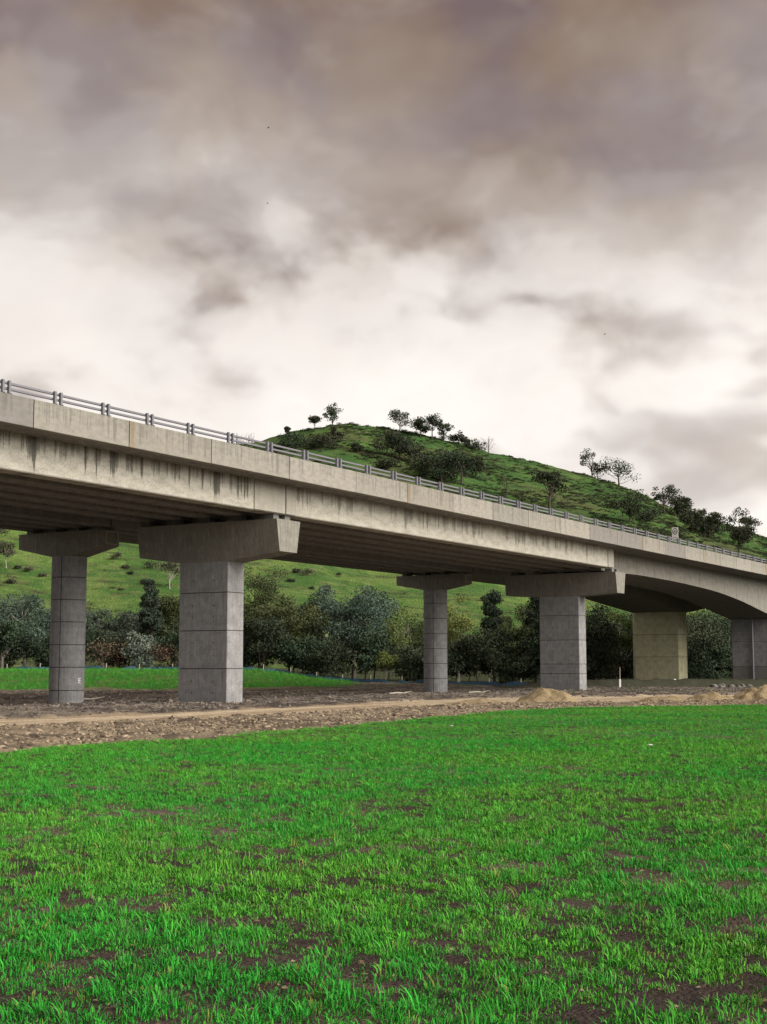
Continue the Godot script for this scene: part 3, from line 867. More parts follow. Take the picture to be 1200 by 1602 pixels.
	var where := ["at the left edge", "left of the round column", "just left of the nearest round column", "just right of the nearest round column", "behind the nearest rectangular pier", "beside the right face of the nearest rectangular pier", "second to the right of the nearest rectangular pier", "third to the right of the nearest rectangular pier", "at the left foot of the biggest gum", "at the right foot of the biggest gum", "at the foot of the yellow-green wispy tree", "behind the slim round column", "at the foot of the white-trunked tree", "at the foot of the dark pointed tree in the second gap", "left of the second rectangular pier", "behind the second rectangular pier", "just right of the second rectangular pier", "left of the yellowish wall pier", "behind the yellowish wall pier", "right of the yellowish wall pier", "middle of the arch opening", "beside the river pier with the pipe"]
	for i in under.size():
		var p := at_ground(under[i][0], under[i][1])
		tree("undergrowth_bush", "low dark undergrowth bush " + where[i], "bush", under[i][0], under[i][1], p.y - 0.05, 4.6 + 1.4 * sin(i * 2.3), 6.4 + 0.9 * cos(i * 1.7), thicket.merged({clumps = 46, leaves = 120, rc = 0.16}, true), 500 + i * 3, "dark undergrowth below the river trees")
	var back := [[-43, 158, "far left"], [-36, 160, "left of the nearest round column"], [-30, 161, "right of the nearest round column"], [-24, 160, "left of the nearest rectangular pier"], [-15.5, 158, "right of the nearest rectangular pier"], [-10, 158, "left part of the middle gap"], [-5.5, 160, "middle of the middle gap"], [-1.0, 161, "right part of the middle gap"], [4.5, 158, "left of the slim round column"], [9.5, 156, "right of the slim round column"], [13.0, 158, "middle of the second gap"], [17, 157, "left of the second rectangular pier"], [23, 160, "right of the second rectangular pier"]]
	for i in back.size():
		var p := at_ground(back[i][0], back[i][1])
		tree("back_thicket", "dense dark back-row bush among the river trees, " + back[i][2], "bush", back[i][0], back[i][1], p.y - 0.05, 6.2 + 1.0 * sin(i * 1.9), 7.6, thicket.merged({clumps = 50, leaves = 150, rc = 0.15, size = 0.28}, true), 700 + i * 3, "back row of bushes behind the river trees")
	# trees on the hill
	var h_tree := {shape = "round", lobes = 5, lo = 0.08, clumps = 26, rc = 0.19, leaves = 70, size = 0.62, trunk = 0.03, pale = false, a = Color(0.028, 0.034, 0.022), b = Color(0.066, 0.078, 0.046), every = 1}
	var h_open := {shape = "round", lobes = 4, lo = 0.14, clumps = 24, rc = 0.16, leaves = 56, size = 0.55, trunk = 0.028, pale = false, a = Color(0.028, 0.034, 0.022), b = Color(0.066, 0.075, 0.046), every = 1}
	var h_low := {shape = "round", lobes = 5, lo = 0.0, clumps = 18, rc = 0.2, leaves = 60, size = 0.6, trunk = 0.02, pale = false, a = Color(0.028, 0.034, 0.022), b = Color(0.06, 0.07, 0.042), every = 3}
	var h_dead := {shape = "round", lo = 0.3, clumps = 12, rc = 0.16, leaves = 0, size = 0.5, trunk = 0.026, pale = false, a = Color.BLACK, b = Color.BLACK, every = 1, twigs = 4}
	var hill := [
		[-25.6, 518, 5.8, 5.4, h_open, "small tree on the hilltop, left of its pair"],
		[-19.1, 518, 7.6, 7.0, h_open, "taller tree of the pair near the very top of the hill"],
		[6.0, 516, 8.0, 9.4, h_open, "round tree on the skyline right of the hilltop"],
		[13.7, 514, 7.2, 5.6, h_tree, "left tree of the tight skyline clump right of the hilltop"],
		[18.1, 516, 8.8, 7.0, h_open, "tallest tree of the tight skyline clump right of the hilltop"],
		[22.2, 517, 8.4, 5.6, h_open, "right tree of the tight skyline clump right of the hilltop"],
		[28.0, 516, 4.4, 5.2, h_open, "small skyline tree left beside a leafless one"],
		[33.0, 513, 4.9, 7.0, h_open, "wide low skyline tree touching a leafless one"],
		[38.8, 513, 7.6, 6.5, h_dead, "leafless dead tree on the skyline right of the hilltop"],
		[5.4, 470, 9.6, 10.7, h_tree, "dark tree on the slope right below the round skyline tree"],
		[18.2, 442, 11.1, 11.2, h_tree, "broad dark tree low on the slope below the skyline clump"],
		[24.6, 441, 10.8, 8.8, h_tree, "dark tree right beside the broad one on the slope"],
		[38.6, 440, 7.5, 3.4, h_dead, "slim bare tree on the open slope"],
		[51.6, 434, 12.0, 7.1, h_tree.merged({lo = 0.3}, true), "single dark tree with bare stem on the middle slope"],
		[77.3, 517, 10.1, 8.5, h_open, "left tree of the large pair on the right skyline"],
		[86.5, 514, 11.4, 12.0, h_open, "right and broader tree of the large pair on the right skyline"],
		[75.4, 429, 8.6, 9.0, h_tree, "dark spreading tree on the slope left of the speed sign"],
		[82.2, 437, 3.6, 8.7, h_low, "low dark shrub patch right of the spreading tree"],
		[94.4, 470, 11.9, 6.8, h_open, "tall ragged tree at the head of the row on the right slope"],
		[100.8, 480, 8.6, 7.4, h_tree, "dark tree second in the row on the right slope"],
		[97.1, 441, 10.4, 6.6, h_tree.merged({lo = 0.0}, true), "dark tree third in the row on the right slope"],
		[100.9, 441, 9.7, 7.8, h_tree.merged({lo = 0.0}, true), "dark rounded tree fourth in the row on the right slope"],
		[110.4, 457, 6.3, 9.0, h_low, "low dark trees at the lower end of the row on the right slope"],
		[102.4, 404, 8.7, 6.6, h_tree, "dark tree in front, just above the railing near the right edge"],
		[123.9, 477, 8.6, 9.1, h_open, "rounded skyline tree at the right edge"],
		[-26.7, 484, 5.6, 13.2, h_low, "dark scrub patch on the slope left below the hilltop"],
		[-48.4, 500, 8.4, 9.5, h_dead, "bare tree showing just above the railing left of the hill"],
		[-53.5, 505, 7.6, 6.0, h_dead, "second bare tree just above the railing left of the hill"],
		[-35.9, 519, 1.9, 2.0, h_low, "tiny bush on the skyline left of the hilltop"],
		[-17.0, 488, 5.2, 5.0, h_open, "thin tree on the slope straight below the hilltop pair"],
		[-8.7, 474, 3.4, 4.3, h_open, "small tree on the slope under the hilltop"],
		[30.5, 462, 7.0, 6.0, h_tree, "dark tree upslope of the broad pair"],
		[1.2, 474, 7.4, 8.0, h_tree, "dark slope tree, left of the one below the round skyline tree"],
		[9.6, 466, 7.0, 7.0, h_tree, "dark slope tree, right of the one below the round skyline tree"],
		[14.0, 446, 8.2, 8.0, h_tree, "dark tree left of the broad pair low on the slope"],
		[21.5, 452, 9.6, 8.0, h_tree, "dark tree behind the broad pair low on the slope"],
		[-20.0, 482, 4.6, 8.0, h_low, "dark scrub on the slope right of the left scrub patch"],
		[-33.5, 490, 5.0, 9.0, h_low, "dark scrub nearest to the railing left of the hilltop"],
		[98.0, 462, 9.0, 6.5, h_tree, "dark tree wedged between the second and third of the row at right"],
		[105.5, 450, 8.0, 7.0, h_tree, "dark tree between the fourth and the low trees of the row at right"],
		[112.0, 440, 6.0, 7.0, h_low, "low dark scrub below the row of trees at right"],
		[1.0, 450, 4.2, 7.5, h_low, "dark scrub on the slope just above the railing under the hilltop"],
	]
	for i in hill.size():
		var e: Array = hill[i]
		tree("bare_tree" if e[4].leaves == 0 else ("hill_shrub" if e[4].lo == 0.0 else "hill_tree"), e[5], "shrub" if e[4].lo == 0.0 else "tree", e[0], e[1], hill_y(e[0], e[1]) - 0.1, e[2] * 1.12, e[3] * 1.35, e[4], 900 + i * 5, "trees on the hill")
	var fs := {shape = "round", lo = 0.0, clumps = 12, rc = 0.2, leaves = 50, size = 0.24, trunk = 0.02, pale = false, a = Color(0.04, 0.042, 0.028), b = Color(0.10, 0.10, 0.065), every = 2}
	var shrubs := [[-73.1, 272, 2.7, "at the left edge below the deck"], [-68.2, 262, 1.4, "upper left of the round column"], [-65.6, 260, 1.7, "left beside the round column's headstock"], [-62.3, 257, 1.4, "nearest to the round column on its left"], [-65.6, 248, 2.0, "lowest at left of the round column"], [-52.7, 276, 2.5, "highest between the two nearest headstocks"], [-49.7, 271, 1.7, "second highest between the two nearest headstocks"], [-47.2, 263, 1.4, "middle of the gap between round column and rectangular pier"], [-43.1, 253, 1.6, "low by the left side of the nearest rectangular pier"], [-46.0, 247, 0.9, "smallest, low right of the round column"], [-44.4, 271, 3.7, "large one under the nearest rectangular headstock"], [-17.6, 267, 1.9, "left of the spur beyond the nearest rectangular pier"], [-15.0, 275, 2.7, "largest on the slope right of the nearest rectangular pier"], [-17.1, 278, 1.8, "just below the deck right of the nearest rectangular pier"], [-10.5, 264, 1.0, "above the biggest gum tree"], [-13.3, 261, 1.2, "on the grassy spur above the olive trees"], [-9.0, 282, 0.9, "tiny, high on the bright slope"], [18.8, 259, 2.6, "right of the slim round column"]]
	for i in shrubs.size():
		var e: Array = shrubs[i]
		tree("hillside_shrub", "small shrub on bright hillside, " + e[3], "shrub", e[0], e[1], foot_y(e[0], e[1]) - 0.1, e[2] * (0.4 + 0.3 * fmod(i * 0.37, 1.0)), e[2] * 1.25, fs, 1500 + i * 3, "shrubs on the bright hillside")
	var ft := {shape = "round", lo = 0.3, clumps = 16, rc = 0.18, leaves = 60, size = 0.34, trunk = 0.022, pale = true, a = Color(0.05, 0.055, 0.035), b = Color(0.12, 0.125, 0.08), every = 1}
	for e in [[-74.5, 268, 8.0, 7.0, "grey tree on the bright hillside at the left edge under the deck"], [-70.4, 262, 5.5, 4.4, "smaller grey tree on the bright hillside left of the round headstock"], [-38.0, 250, 6.0, 6.0, "sparse tree on the bright hillside beside the nearest rectangular pier"]]:
		tree("hillside_tree", e[4], "tree", e[0], e[1], foot_y(e[0], e[1]) - 0.1, e[2], e[3], ft, int(1700 + e[1]), "trees on the bright hillside")

# ---------------------------------------------------------------- grass, clods, litter
func blade_mesh(sd: int, blades: int, spread: float, h0: float, h1: float, wide: float) -> ArrayMesh:
	var r := RandomNumberGenerator.new()
	r.seed = sd
	var b := MB.new()
	for k in blades:
		var a := r.randf() * TAU
		var base := Vector3(cos(a), 0, sin(a)) * spread * sqrt(r.randf())
		var out := Vector3(cos(a + r.randf_range(-0.8, 0.8)), 0, sin(a + r.randf_range(-0.8, 0.8)))
		var h := r.randf_range(h0, h1)
		var bend := r.randf_range(0.1, 1.5) * h
		var w := wide * r.randf_range(0.6, 1.2)
		var side := out.cross(Vector3.UP).rotated(Vector3.UP, r.randf_range(-0.7, 0.7)) * w * 0.5
		var tone := r.randf_range(0.75, 1.2)
		b.col = Color(tone * r.randf_range(0.8, 1.25), tone, tone * r.randf_range(0.8, 1.2))
		var p0 := base - Vector3(0, 0.02, 0)
		var p1 := base + Vector3(0, h * 0.5, 0) + out * bend * 0.2
		var p2 := base + Vector3(0, h * 0.85, 0) + out * bend * 0.55
		var p3 := base + Vector3(0, h * 0.97, 0) + out * bend
		b.quad(p0 - side * 0.7, p1 - side, p1 + side, p0 + side * 0.7)
		b.quad(p1 - side, p2 - side * 0.75, p2 + side * 0.75, p1 + side)
		b.tri(p2 - side * 0.75, p3, p2 + side * 0.75)
	return b.mesh(false, true)

func scatter(called: String, label: String, m: Mesh, mt: Material, places: Array, colors: PackedColorArray, parent: Node3D = null) -> void:
	var mm := MultiMesh.new()
	mm.transform_format = MultiMesh.TRANSFORM_3D
	mm.use_colors = true
	mm.mesh = m
	mm.instance_count = places.size()
	for i in places.size():
		mm.set_instance_transform(i, places[i])
		mm.set_instance_color(i, colors[i])
	var o := MultiMeshInstance3D.new()
	o.multimesh = mm
	o.material_override = mt
	if parent:
		o.name = called
		parent.add_child(o, true)
	else:
		o.name = numbered(called)
		add_child(o)
		o.set_meta("label", label)
		o.set_meta("category", called.replace("_", " "))
	o.set_meta("kind", "stuff")

func stuff_root(called: String, label: String, category: String) -> Node3D:
	var o := Node3D.new()
	o.name = numbered(called)
	add_child(o)
	o.set_meta("label", label)
	o.set_meta("category", category)
	o.set_meta("kind", "stuff")
	return o

func build_grass() -> void:
	var r := RandomNumberGenerator.new()
	r.seed = 4242
	var kinds := [blade_mesh(1, 7, 0.026, 0.02, 0.06, 0.0046), blade_mesh(2, 7, 0.03, 0.016, 0.048, 0.0042), blade_mesh(3, 9, 0.04, 0.02, 0.078, 0.005), blade_mesh(4, 10, 0.05, 0.01, 0.035, 0.0042), blade_mesh(5, 24, 0.075, 0.007, 0.024, 0.0048)]
	var places := []
	var colors := []
	for k in kinds.size():
		places.append([])
		colors.append(PackedColorArray())
	var z := 4.2
	while z < 64.0:
		var dz := 0.046 if z < 14.0 else (0.062 if z < 30.0 else 0.092)
		var hw := z * 0.31 + 1.2
		var x := -hw
		while x < hw:
			var px := x + r.randf_range(-0.08, 0.08)
			var pz := z + r.randf_range(-0.08, 0.08)
			x += dz
			var edge := curve_line(FIELD_EDGE, px) + n_mid.get_noise_2d(px * 2.0, pz * 2.0) * 0.9
			if pz > edge + r.randf_range(-0.3, 0.25):
				continue
			var patchy := 0.5 * n_mid.get_noise_2d(px * 3.4, pz * 3.4) + 0.85 * n_fine.get_noise_2d(px * 2.8, pz * 2.8)
			var cover := 0.63 + patchy * 1.3 + smoothstep(7.0, 20.0, pz) * 0.3
			if r.randf() > cover:
				continue
			var k: int = [0, 1, 2, 3, 3, 4, 4, 4][r.randi() % 8]
			if patchy < -0.12 and r.randf() < 0.6:
				k = 3 + r.randi() % 2
			var s := r.randf_range(0.7, 1.25) * (1.0 + clampf(patchy, -0.3, 0.4) * 0.5)
			var bs := Basis(Vector3.UP, r.randf() * TAU) * Basis(Vector3.RIGHT, r.randf_range(-0.3, 0.3))
			places[k].append(Transform3D(bs.scaled(Vector3(s, s * r.randf_range(0.8, 1.15), s)), Vector3(px, ground_y(px, pz), -pz)))
			var yel := clampf(n_mid.get_noise_2d(px * 0.9 + 40.0, pz * 0.9) * 0.9 + r.randf_range(-0.3, 0.3) + 0.35 + (0.3 if k == 4 else 0.0), 0.0, 1.0)
			var c := Color(0.037, 0.33, 0.037).lerp(Color(0.12, 0.38, 0.04), yel)
			var old := r.randf()
			if old < 0.04:
				c = Color(0.20, 0.23, 0.06)
			elif old < 0.11:
				c = Color(0.02, 0.11, 0.022)
			colors[k].append(c * r.randf_range(0.6, 1.2))
		z += dz
	var root := stuff_root("field_grass", "bright green young grass covering the field in front of the bridge", "grass")
	for k in kinds.size():
		scatter("grass_tufts", "", kinds[k], M.grass, places[k], colors[k], root)
	# grass on the bank beyond the columns
	var bank := []
	var bc := PackedColorArray()
	for i in 9000:
		var px := r.randf_range(-40.0, -2.0)
		var pz := r.randf_range(96.0, 129.0)
		var n1 := n_mid.get_noise_2d(px, pz)
		if pz < 99.5 + n1 * 9.0 + smoothstep(-16.0, -2.0, px) * 6.0 or px > -3.5 - n1 * 2.0:
			continue
		bank.append(Transform3D(Basis(Vector3.UP, r.randf() * TAU).scaled(Vector3.ONE * r.randf_range(2.0, 4.0)), Vector3(px, ground_y(px, pz), -pz)))
		bc.append(Color(0.035, 0.26, 0.03).lerp(Color(0.11, 0.28, 0.04), r.randf()))
	var root2 := stuff_root("bank_grass", "green grass on the low bank beyond the columns", "grass")
	scatter("grass_tufts", "", kinds[2], M.grass, bank, bc, root2)
	# dead leaves and straw on the bare soil close by
	var fl := MB.new()
	fl.tri(Vector3(-0.02, 0.004, 0), Vector3(0, 0.012, -0.009), Vector3(0.022, 0.003, 0))
	fl.tri(Vector3(-0.02, 0.004, 0), Vector3(0.022, 0.003, 0), Vector3(0.002, 0.002, 0.01))
	var lp := []
	var lc := PackedColorArray()
	for i in 4500:
		var pz := 4.5 + 16.0 * pow(r.randf(), 1.4)
		var px := r.randf_range(-1.0, 1.0) * (pz * 0.3 + 0.6)
		if 0.5 * n_mid.get_noise_2d(px * 3.4, pz * 3.4) + 0.85 * n_fine.get_noise_2d(px * 2.8, pz * 2.8) > 0.0 and r.randf() < 0.8:
			continue
		lp.append(Transform3D((Basis(Vector3.UP, r.randf() * TAU) * Basis(Vector3.RIGHT, r.randf_range(-0.5, 0.5))).scaled(Vector3(r.randf_range(0.3, 1.1), 1, r.randf_range(0.25, 0.7))), Vector3(px, ground_y(px, pz) + 0.003, -pz)))
		lc.append(Color(0.08, 0.05, 0.035).lerp(Color(0.32, 0.245, 0.17), pow(r.randf(), 2.0)))
	var root3 := stuff_root("leaf_litter", "dead brown leaves and straw on the bare soil among the grass", "leaf litter")
	scatter("dead_leaves", "", fl.mesh(), M.clod, lp, lc, root3)

func build_scrub() -> void:
	var r := RandomNumberGenerator.new()
	r.seed = 99
	var b := MB.new()
	for i in 46:
		var d := Vector3(r.randfn(), absf(r.randfn()) * 0.7, r.randfn()).normalized() * pow(r.randf(), 0.5)
		var u := Vector3(r.randfn(), r.randfn(), r.randfn()).normalized() * 0.26
		var v := u.cross(Vector3(r.randfn(), r.randfn(), r.randfn())).normalized() * 0.15
		b.col = Color.WHITE * r.randf_range(0.7, 1.2)
		b.tri(d - u, d - v, d + u)
		b.tri(d - u, d + u, d + v)
	var m := b.mesh(false, true)
	var places := []
	var colors := PackedColorArray()
	for i in 70000:
		var x := r.randf_range(-110.0, 170.0)
		var z := r.randf_range(330.0, 521.0)
		var k := n_big.get_noise_2d(x * 1.7, z * 1.7) + 0.7 * n_mid.get_noise_2d(x * 0.5, z * 1.4)
		if r.randf() > 0.47 + k * 1.6:
			continue
		var s := 0.25 + 0.75 * pow(r.randf(), 2.5)
		places.append(Transform3D(Basis(Vector3.UP, r.randf() * TAU).scaled(Vector3(s * 1.3, s * r.randf_range(0.4, 0.8), s * 1.3)), Vector3(x, hill_y(x, z), -z)))
		colors.append(Color(0.036, 0.05, 0.028).lerp(Color(0.085, 0.10, 0.05), r.randf()))
	var root := stuff_root("hill_scrub", "dark tussocks and low scrub dotted over the hill pasture", "scrub")
	scatter("tussocks", "", m, M.leaf, places, colors, root)
	places = []
	colors = PackedColorArray()
	for i in 3000:
		var x := r.randf_range(-90.0, 60.0)
		var z := r.randf_range(195.0, 300.0)
		var k := n_big.get_noise_2d(x * 3.0, z * 3.0) + 0.7 * n_mid.get_noise_2d(x * 0.5, z * 1.6)
		if r.randf() > 0.1 + k * 1.6:
			continue
		var s := 0.14 + 0.4 * pow(r.randf(), 3.0)
		places.append(Transform3D(Basis(Vector3.UP, r.randf() * TAU).scaled(Vector3(s * 1.4, s * r.randf_range(0.4, 0.8), s * 1.4)), Vector3(x, foot_y(x, z), -z)))
		colors.append(Color(0.06, 0.075, 0.035).lerp(Color(0.16, 0.17, 0.08), r.randf()))
	var root2 := stuff_root("slope_tussocks", "small grass tussocks dotted over the bright slope behind the river trees", "tussocks")
	scatter("tussocks", "", m, M.leaf, places, colors, root2)

func lump(sd: int, flat: float) -> ArrayMesh:
	var r := RandomNumberGenerator.new()
	r.seed = sd
	var b := MB.new()
	var rings := []
	for j in 5:
		var ring := PackedVector3Array()
		var f := j / 4.0
		for i in 7:
			var a := TAU * i / 7.0 + j * 0.3
			var rr := sin(clampf(f, 0.06, 0.94) * PI) * r.randf_range(0.5, 1.4)
			ring.append(Vector3(cos(a) * rr, (-cos(f * PI) * 0.9) * flat, sin(a) * rr))
		rings.append(ring)
	b.loft(rings)
	return b.mesh()

func build_clods() -> void:
	var r := RandomNumberGenerator.new()
	r.seed = 777
	var shapes := [lump(1, 0.7), lump(2, 0.55), lump(3, 0.85)]
	var places := [[], [], []]
	var colors := [PackedColorArray(), PackedColorArray(), PackedColorArray()]
	for i in 60000:
		var x := r.randf_range(-17.0, 26.0)
		var e := curve(FIELD_EDGE, x)
		var tn := curve(TRACK_NEAR, x)
		var z := lerpf(e - 0.4, tn + 0.6, pow(r.randf(), 0.9))
		if absf(x) > z * 0.33 + 2.0:
			continue
		var k := r.randi() % 3
		var s := 0.01 + 0.042 * pow(r.randf(), 3.0)
		if n_mid.get_noise_2d(x * 3.0, z * 3.0) < -0.1 and r.randf() < 0.7:
			continue
		places[k].append(Transform3D(Basis.from_euler(Vector3(r.randf() * 0.6, r.randf() * TAU, r.randf() * 0.6)).scaled(Vector3(s * r.randf_range(0.7, 1.8), s, s * r.randf_range(0.7, 1.6))), Vector3(x, ground_y(x, z) + s * 0.1, -z)))
		colors[k].append(Color(0.08, 0.063, 0.052).lerp(Color(0.40, 0.325, 0.235), pow(r.randf(), 1.1)))
	for i in 36000:
		var x := r.randf_range(-24.0, 34.0)
		var z := r.randf_range(42.0, 112.0)
		if z < curve(TRACK_FAR, x) - 0.5 or absf(x) > z * 0.33 + 2.0 or (z > 97.0 and x < -2.0):
			continue
		var k := r.randi() % 3
		var s := 0.02 + 0.06 * pow(r.randf(), 3.0)
		places[k].append(Transform3D(Basis.from_euler(Vector3(r.randf() * 0.6, r.randf() * TAU, r.randf() * 0.6)).scaled(Vector3(s * r.randf_range(0.7, 1.8), s, s * r.randf_range(0.7, 1.6))), Vector3(x, ground_y(x, z) + s * 0.1, -z)))
		colors[k].append(Color(0.07, 0.06, 0.058).lerp(Color(0.26, 0.225, 0.20), pow(r.randf(), 1.5)))
	# soil thrown up against the pier feet
	for q in [[48.57, 49.73, 36.84, 39.5], [86.82, 87.98, 36.84, 39.7], [48.24, 49.86, 45.69, 47.31], [83.87, 85.49, 45.69, 47.31]]:
		for i in 260:
			var t := r.randf_range(q[0] - 0.5, q[1] + 0.5)
			var d := r.randf_range(q[2] - 0.5, q[3] + 0.5)
			if t > q[0] + 0.1 and t < q[1] - 0.1 and d > q[2] + 0.1 and d < q[3] - 0.1:
				continue
			var x := SN * t - CS * d
			var z := CS * t + SN * d
			var s := r.randf_range(0.03, 0.13)
			var k := r.randi() % 3
			places[k].append(Transform3D(Basis.from_euler(Vector3(r.randf(), r.randf() * TAU, r.randf())).scaled(Vector3(s * 1.4, s, s * 1.2)), Vector3(x, ground_y(x, z), -z)))
			colors[k].append(Color(0.09, 0.075, 0.065).lerp(Color(0.28, 0.235, 0.19), r.randf()))
	var root := stuff_root("earth_clods", "broken clods of brown earth along the track and under the bridges", "soil")
	for k in 3:
		scatter("clods", "", shapes[k], M.clod, places[k], colors[k], root)

func heap(label: String, x: float, z: float, rx: float, rz: float, h: float, turn: float, sd: int) -> void:
	var root := thing("sand_heap", label, "sand heap", at_ground(x, z), turn, "sand heaps beside the track")
	var n := 40
	var f := func(a: float, b: float) -> float:
		var rr := sqrt(a * a + b * b)
		var wob := n_mid.get_noise_2d(a * 9.0 + sd * 13.0, b * 9.0) * 0.35
		var k := clampf(1.0 - rr * (1.0 + wob), 0.0, 1.0)
		return h * (k * k * (3.0 - 2.0 * k) * 0.7 + k * 0.3) * (1.0 + n_fine.get_noise_2d(a * 4.0, b * 4.0 + sd) * 0.22) + n_fine.get_noise_2d(a * 9.0, b * 9.0 + sd) * 0.025 * k - 0.09
	var xs := PackedFloat32Array()
	for i in n + 1:
		xs.append(-1.15 + 2.3 * i / n)
	var b := MB.new()
	for j in n:
		for i in n:
			var q := []
			for o in [[0, 0], [1, 0], [1, 1], [0, 1]]:
				var u := xs[i + o[0]]
				var w := xs[j + o[1]]
				q.append(Vector3(u * rx, f.call(u, w), w * rz))
			if maxf(maxf(q[0].y, q[1].y), maxf(q[2].y, q[3].y)) > -0.085:
				b.quad(q[0], q[1], q[2], q[3])
	part("heap", b.mesh(), M.sand, root)

func build_details() -> void:
	heap("pointed heap of yellow sand in front of the second rectangular pier", 7.2, 62.6, 2.0, 2.2, 0.78, 0.2, 1)
	heap("long low sand heap left of the long ridge at right", 12.9, 65.3, 2.3, 1.5, 0.42, -0.2, 2)
	heap("middle sand heap of the long ridge at right", 15.3, 66.6, 1.9, 1.6, 0.55, 0.1, 3)
	heap("sand heap cut by the right edge of the view", 18.0, 67.6, 2.1, 1.7, 0.78, -0.1, 4)
	heap("very low sand spread left of the pointed heap", 4.3, 63.2, 2.4, 1.5, 0.3, 0.5, 5)
	# white marker stake
	var g := at_ground(18.5, 111.0)
	var st := thing("marker_stake", "thin white wooden stake standing before the earth bund", "stake", g)
	var b := MB.new()
	b.tube([Vector3(0, -0.2, 0), Vector3(0.01, 0.5, 0), Vector3(0.015, 1.55, 0)], [0.035, 0.03, 0.025], 6)
	part("pole", b.mesh(true), M.stick, st)
	b = MB.new()
	b.box(Vector3(-0.07, 0.0, -0.07), Vector3(0.07, 0.62, 0.07), 0.01)
	part("sleeve", b.mesh(), M.white, st)
	# white post stub by the yellowish pier
	var stub := thing("post_stub", "small white stub at the foot of the yellowish wall pier", "post", at_ground(24.2, 118.0))
	b = MB.new()
	b.tube([Vector3(0, -0.1, 0), Vector3(0, 0.45, 0), Vector3(0, 0.62, 0), Vector3(0, 0.66, 0)], [0.16, 0.15, 0.13, 0.06], 8)
	part("stub", b.mesh(true), M.white, stub)
	# rubble on the bund
	var spots := [[26.1, 0.30, "leftmost and palest"], [26.7, 0.36, "second from left"], [27.5, 0.30, "middle"], [28.2, 0.40, "largest"], [28.9, 0.28, "rightmost"]]
	for i in spots.size():
		var p := at_ground(spots[i][0], 111.9)
		var rock := thing("rubble_stone", "lump of rubble at the bund by the river pier, " + spots[i][2], "stone", p, i * 1.3, "rubble stones on the bund")
		part("stone", lump(30 + i, 0.75), M.pier if i == 0 else M.dark_concrete, rock).scale = Vector3.ONE * spots[i][1]
	# sticks on the mud
	for s in [[-14.9, 71.0, 1.9, 0.35, "pale fallen branch on the mud beside the nearest round column"], [-8.9, 62.9, 1.4, 0.1, "thin pale branch on the mud left of the nearest rectangular pier"], [1.0, 83.0, 1.4, 0.3, "pale stick on the mud left of the slim round column"], [5.6, 83.0, 1.2, 0.0, "pale stick on the dark mud right of the slim round column"]]:
		var o := thing("fallen_branch", s[4], "branch", at_ground(s[0], s[1]) + Vector3(0, 0.06, 0), s[3], "branches lying on the mud")
		b = MB.new()
		var L: float = s[2] * 0.5
		b.tube([Vector3(-L, 0, 0), Vector3(-L * 0.3, 0.05, 0.05), Vector3(L * 0.4, 0.03, -0.05), Vector3(L, 0.14, -0.02)], [0.05, 0.045, 0.035, 0.012], 6)
		b.tube([Vector3(L * 0.2, 0.03, -0.02), Vector3(L * 0.6, 0.16, 0.12)], [0.025, 0.008], 5)
		part("branch", b.mesh(true), M.stick, o)
	# litter in the grass
	for s in [[1.72, 35.9, 0.10, "white scrap of litter in the grass below the sandy track"], [5.05, 27.0, 0.09, "pale crumpled litter in the grass at right"]]:
		var o := thing("litter_scrap", s[3], "litter", at_ground(s[0], s[1]) + Vector3(0, 0.07, 0), 0.4, "litter in the grass")
		part("scrap", lump(50 + int(s[1]), 0.5), M.white, o).scale = Vector3(s[2], s[2] * 0.5, s[2]) * 0.6
	silt_fence()
	speed_sign()
	column_mark()
	for e in [[-12.72, 60.88, 150.0, 0.3, "bird gliding in the dark cloud, upper of the two at left"], [-16.14, 65.81, 190.0, 0.3, "tiny bird in the cloud, lower of the two at left"], [30.45, 47.22, 190.0, 0.35, "tiny bird in the bright cloud at right"]]:
		var k: float = e[2] / 150.0 if e[2] == 150.0 else 1.0
		var o := thing("bird", e[4], "bird", Vector3(e[0] * k, e[1] * k, -e[2]), 0.5, "birds in the sky")
		b = MB.new()
		var s: float = e[3]
		b.tube([Vector3(-0.5, 0, 0) * s, Vector3(-0.2, 0.02, 0) * s, Vector3(0.2, 0.03, 0) * s, Vector3(0.5, 0.05, 0) * s], [0.03 * s, 0.12 * s, 0.13 * s, 0.02 * s], 8)
		part("body", b.mesh(true), M.black, o)
		for side in [-1, 1]:
			b = MB.new()
			b.loft([PackedVector3Array([Vector3(-0.15, 0.05, 0) * s, Vector3(0.15, 0.05, 0) * s, Vector3(0, 0.09, 0) * s]), PackedVector3Array([Vector3(-0.12, 0.22, 0.45 * side) * s, Vector3(0.12, 0.22, 0.45 * side) * s, Vector3(0, 0.25, 0.45 * side) * s]), PackedVector3Array([Vector3(-0.25, 0.18, 1.0 * side) * s, Vector3(-0.2, 0.18, 1.0 * side) * s, Vector3(-0.22, 0.2, 1.0 * side) * s])])
			part("wing", b.mesh(), M.black, o)

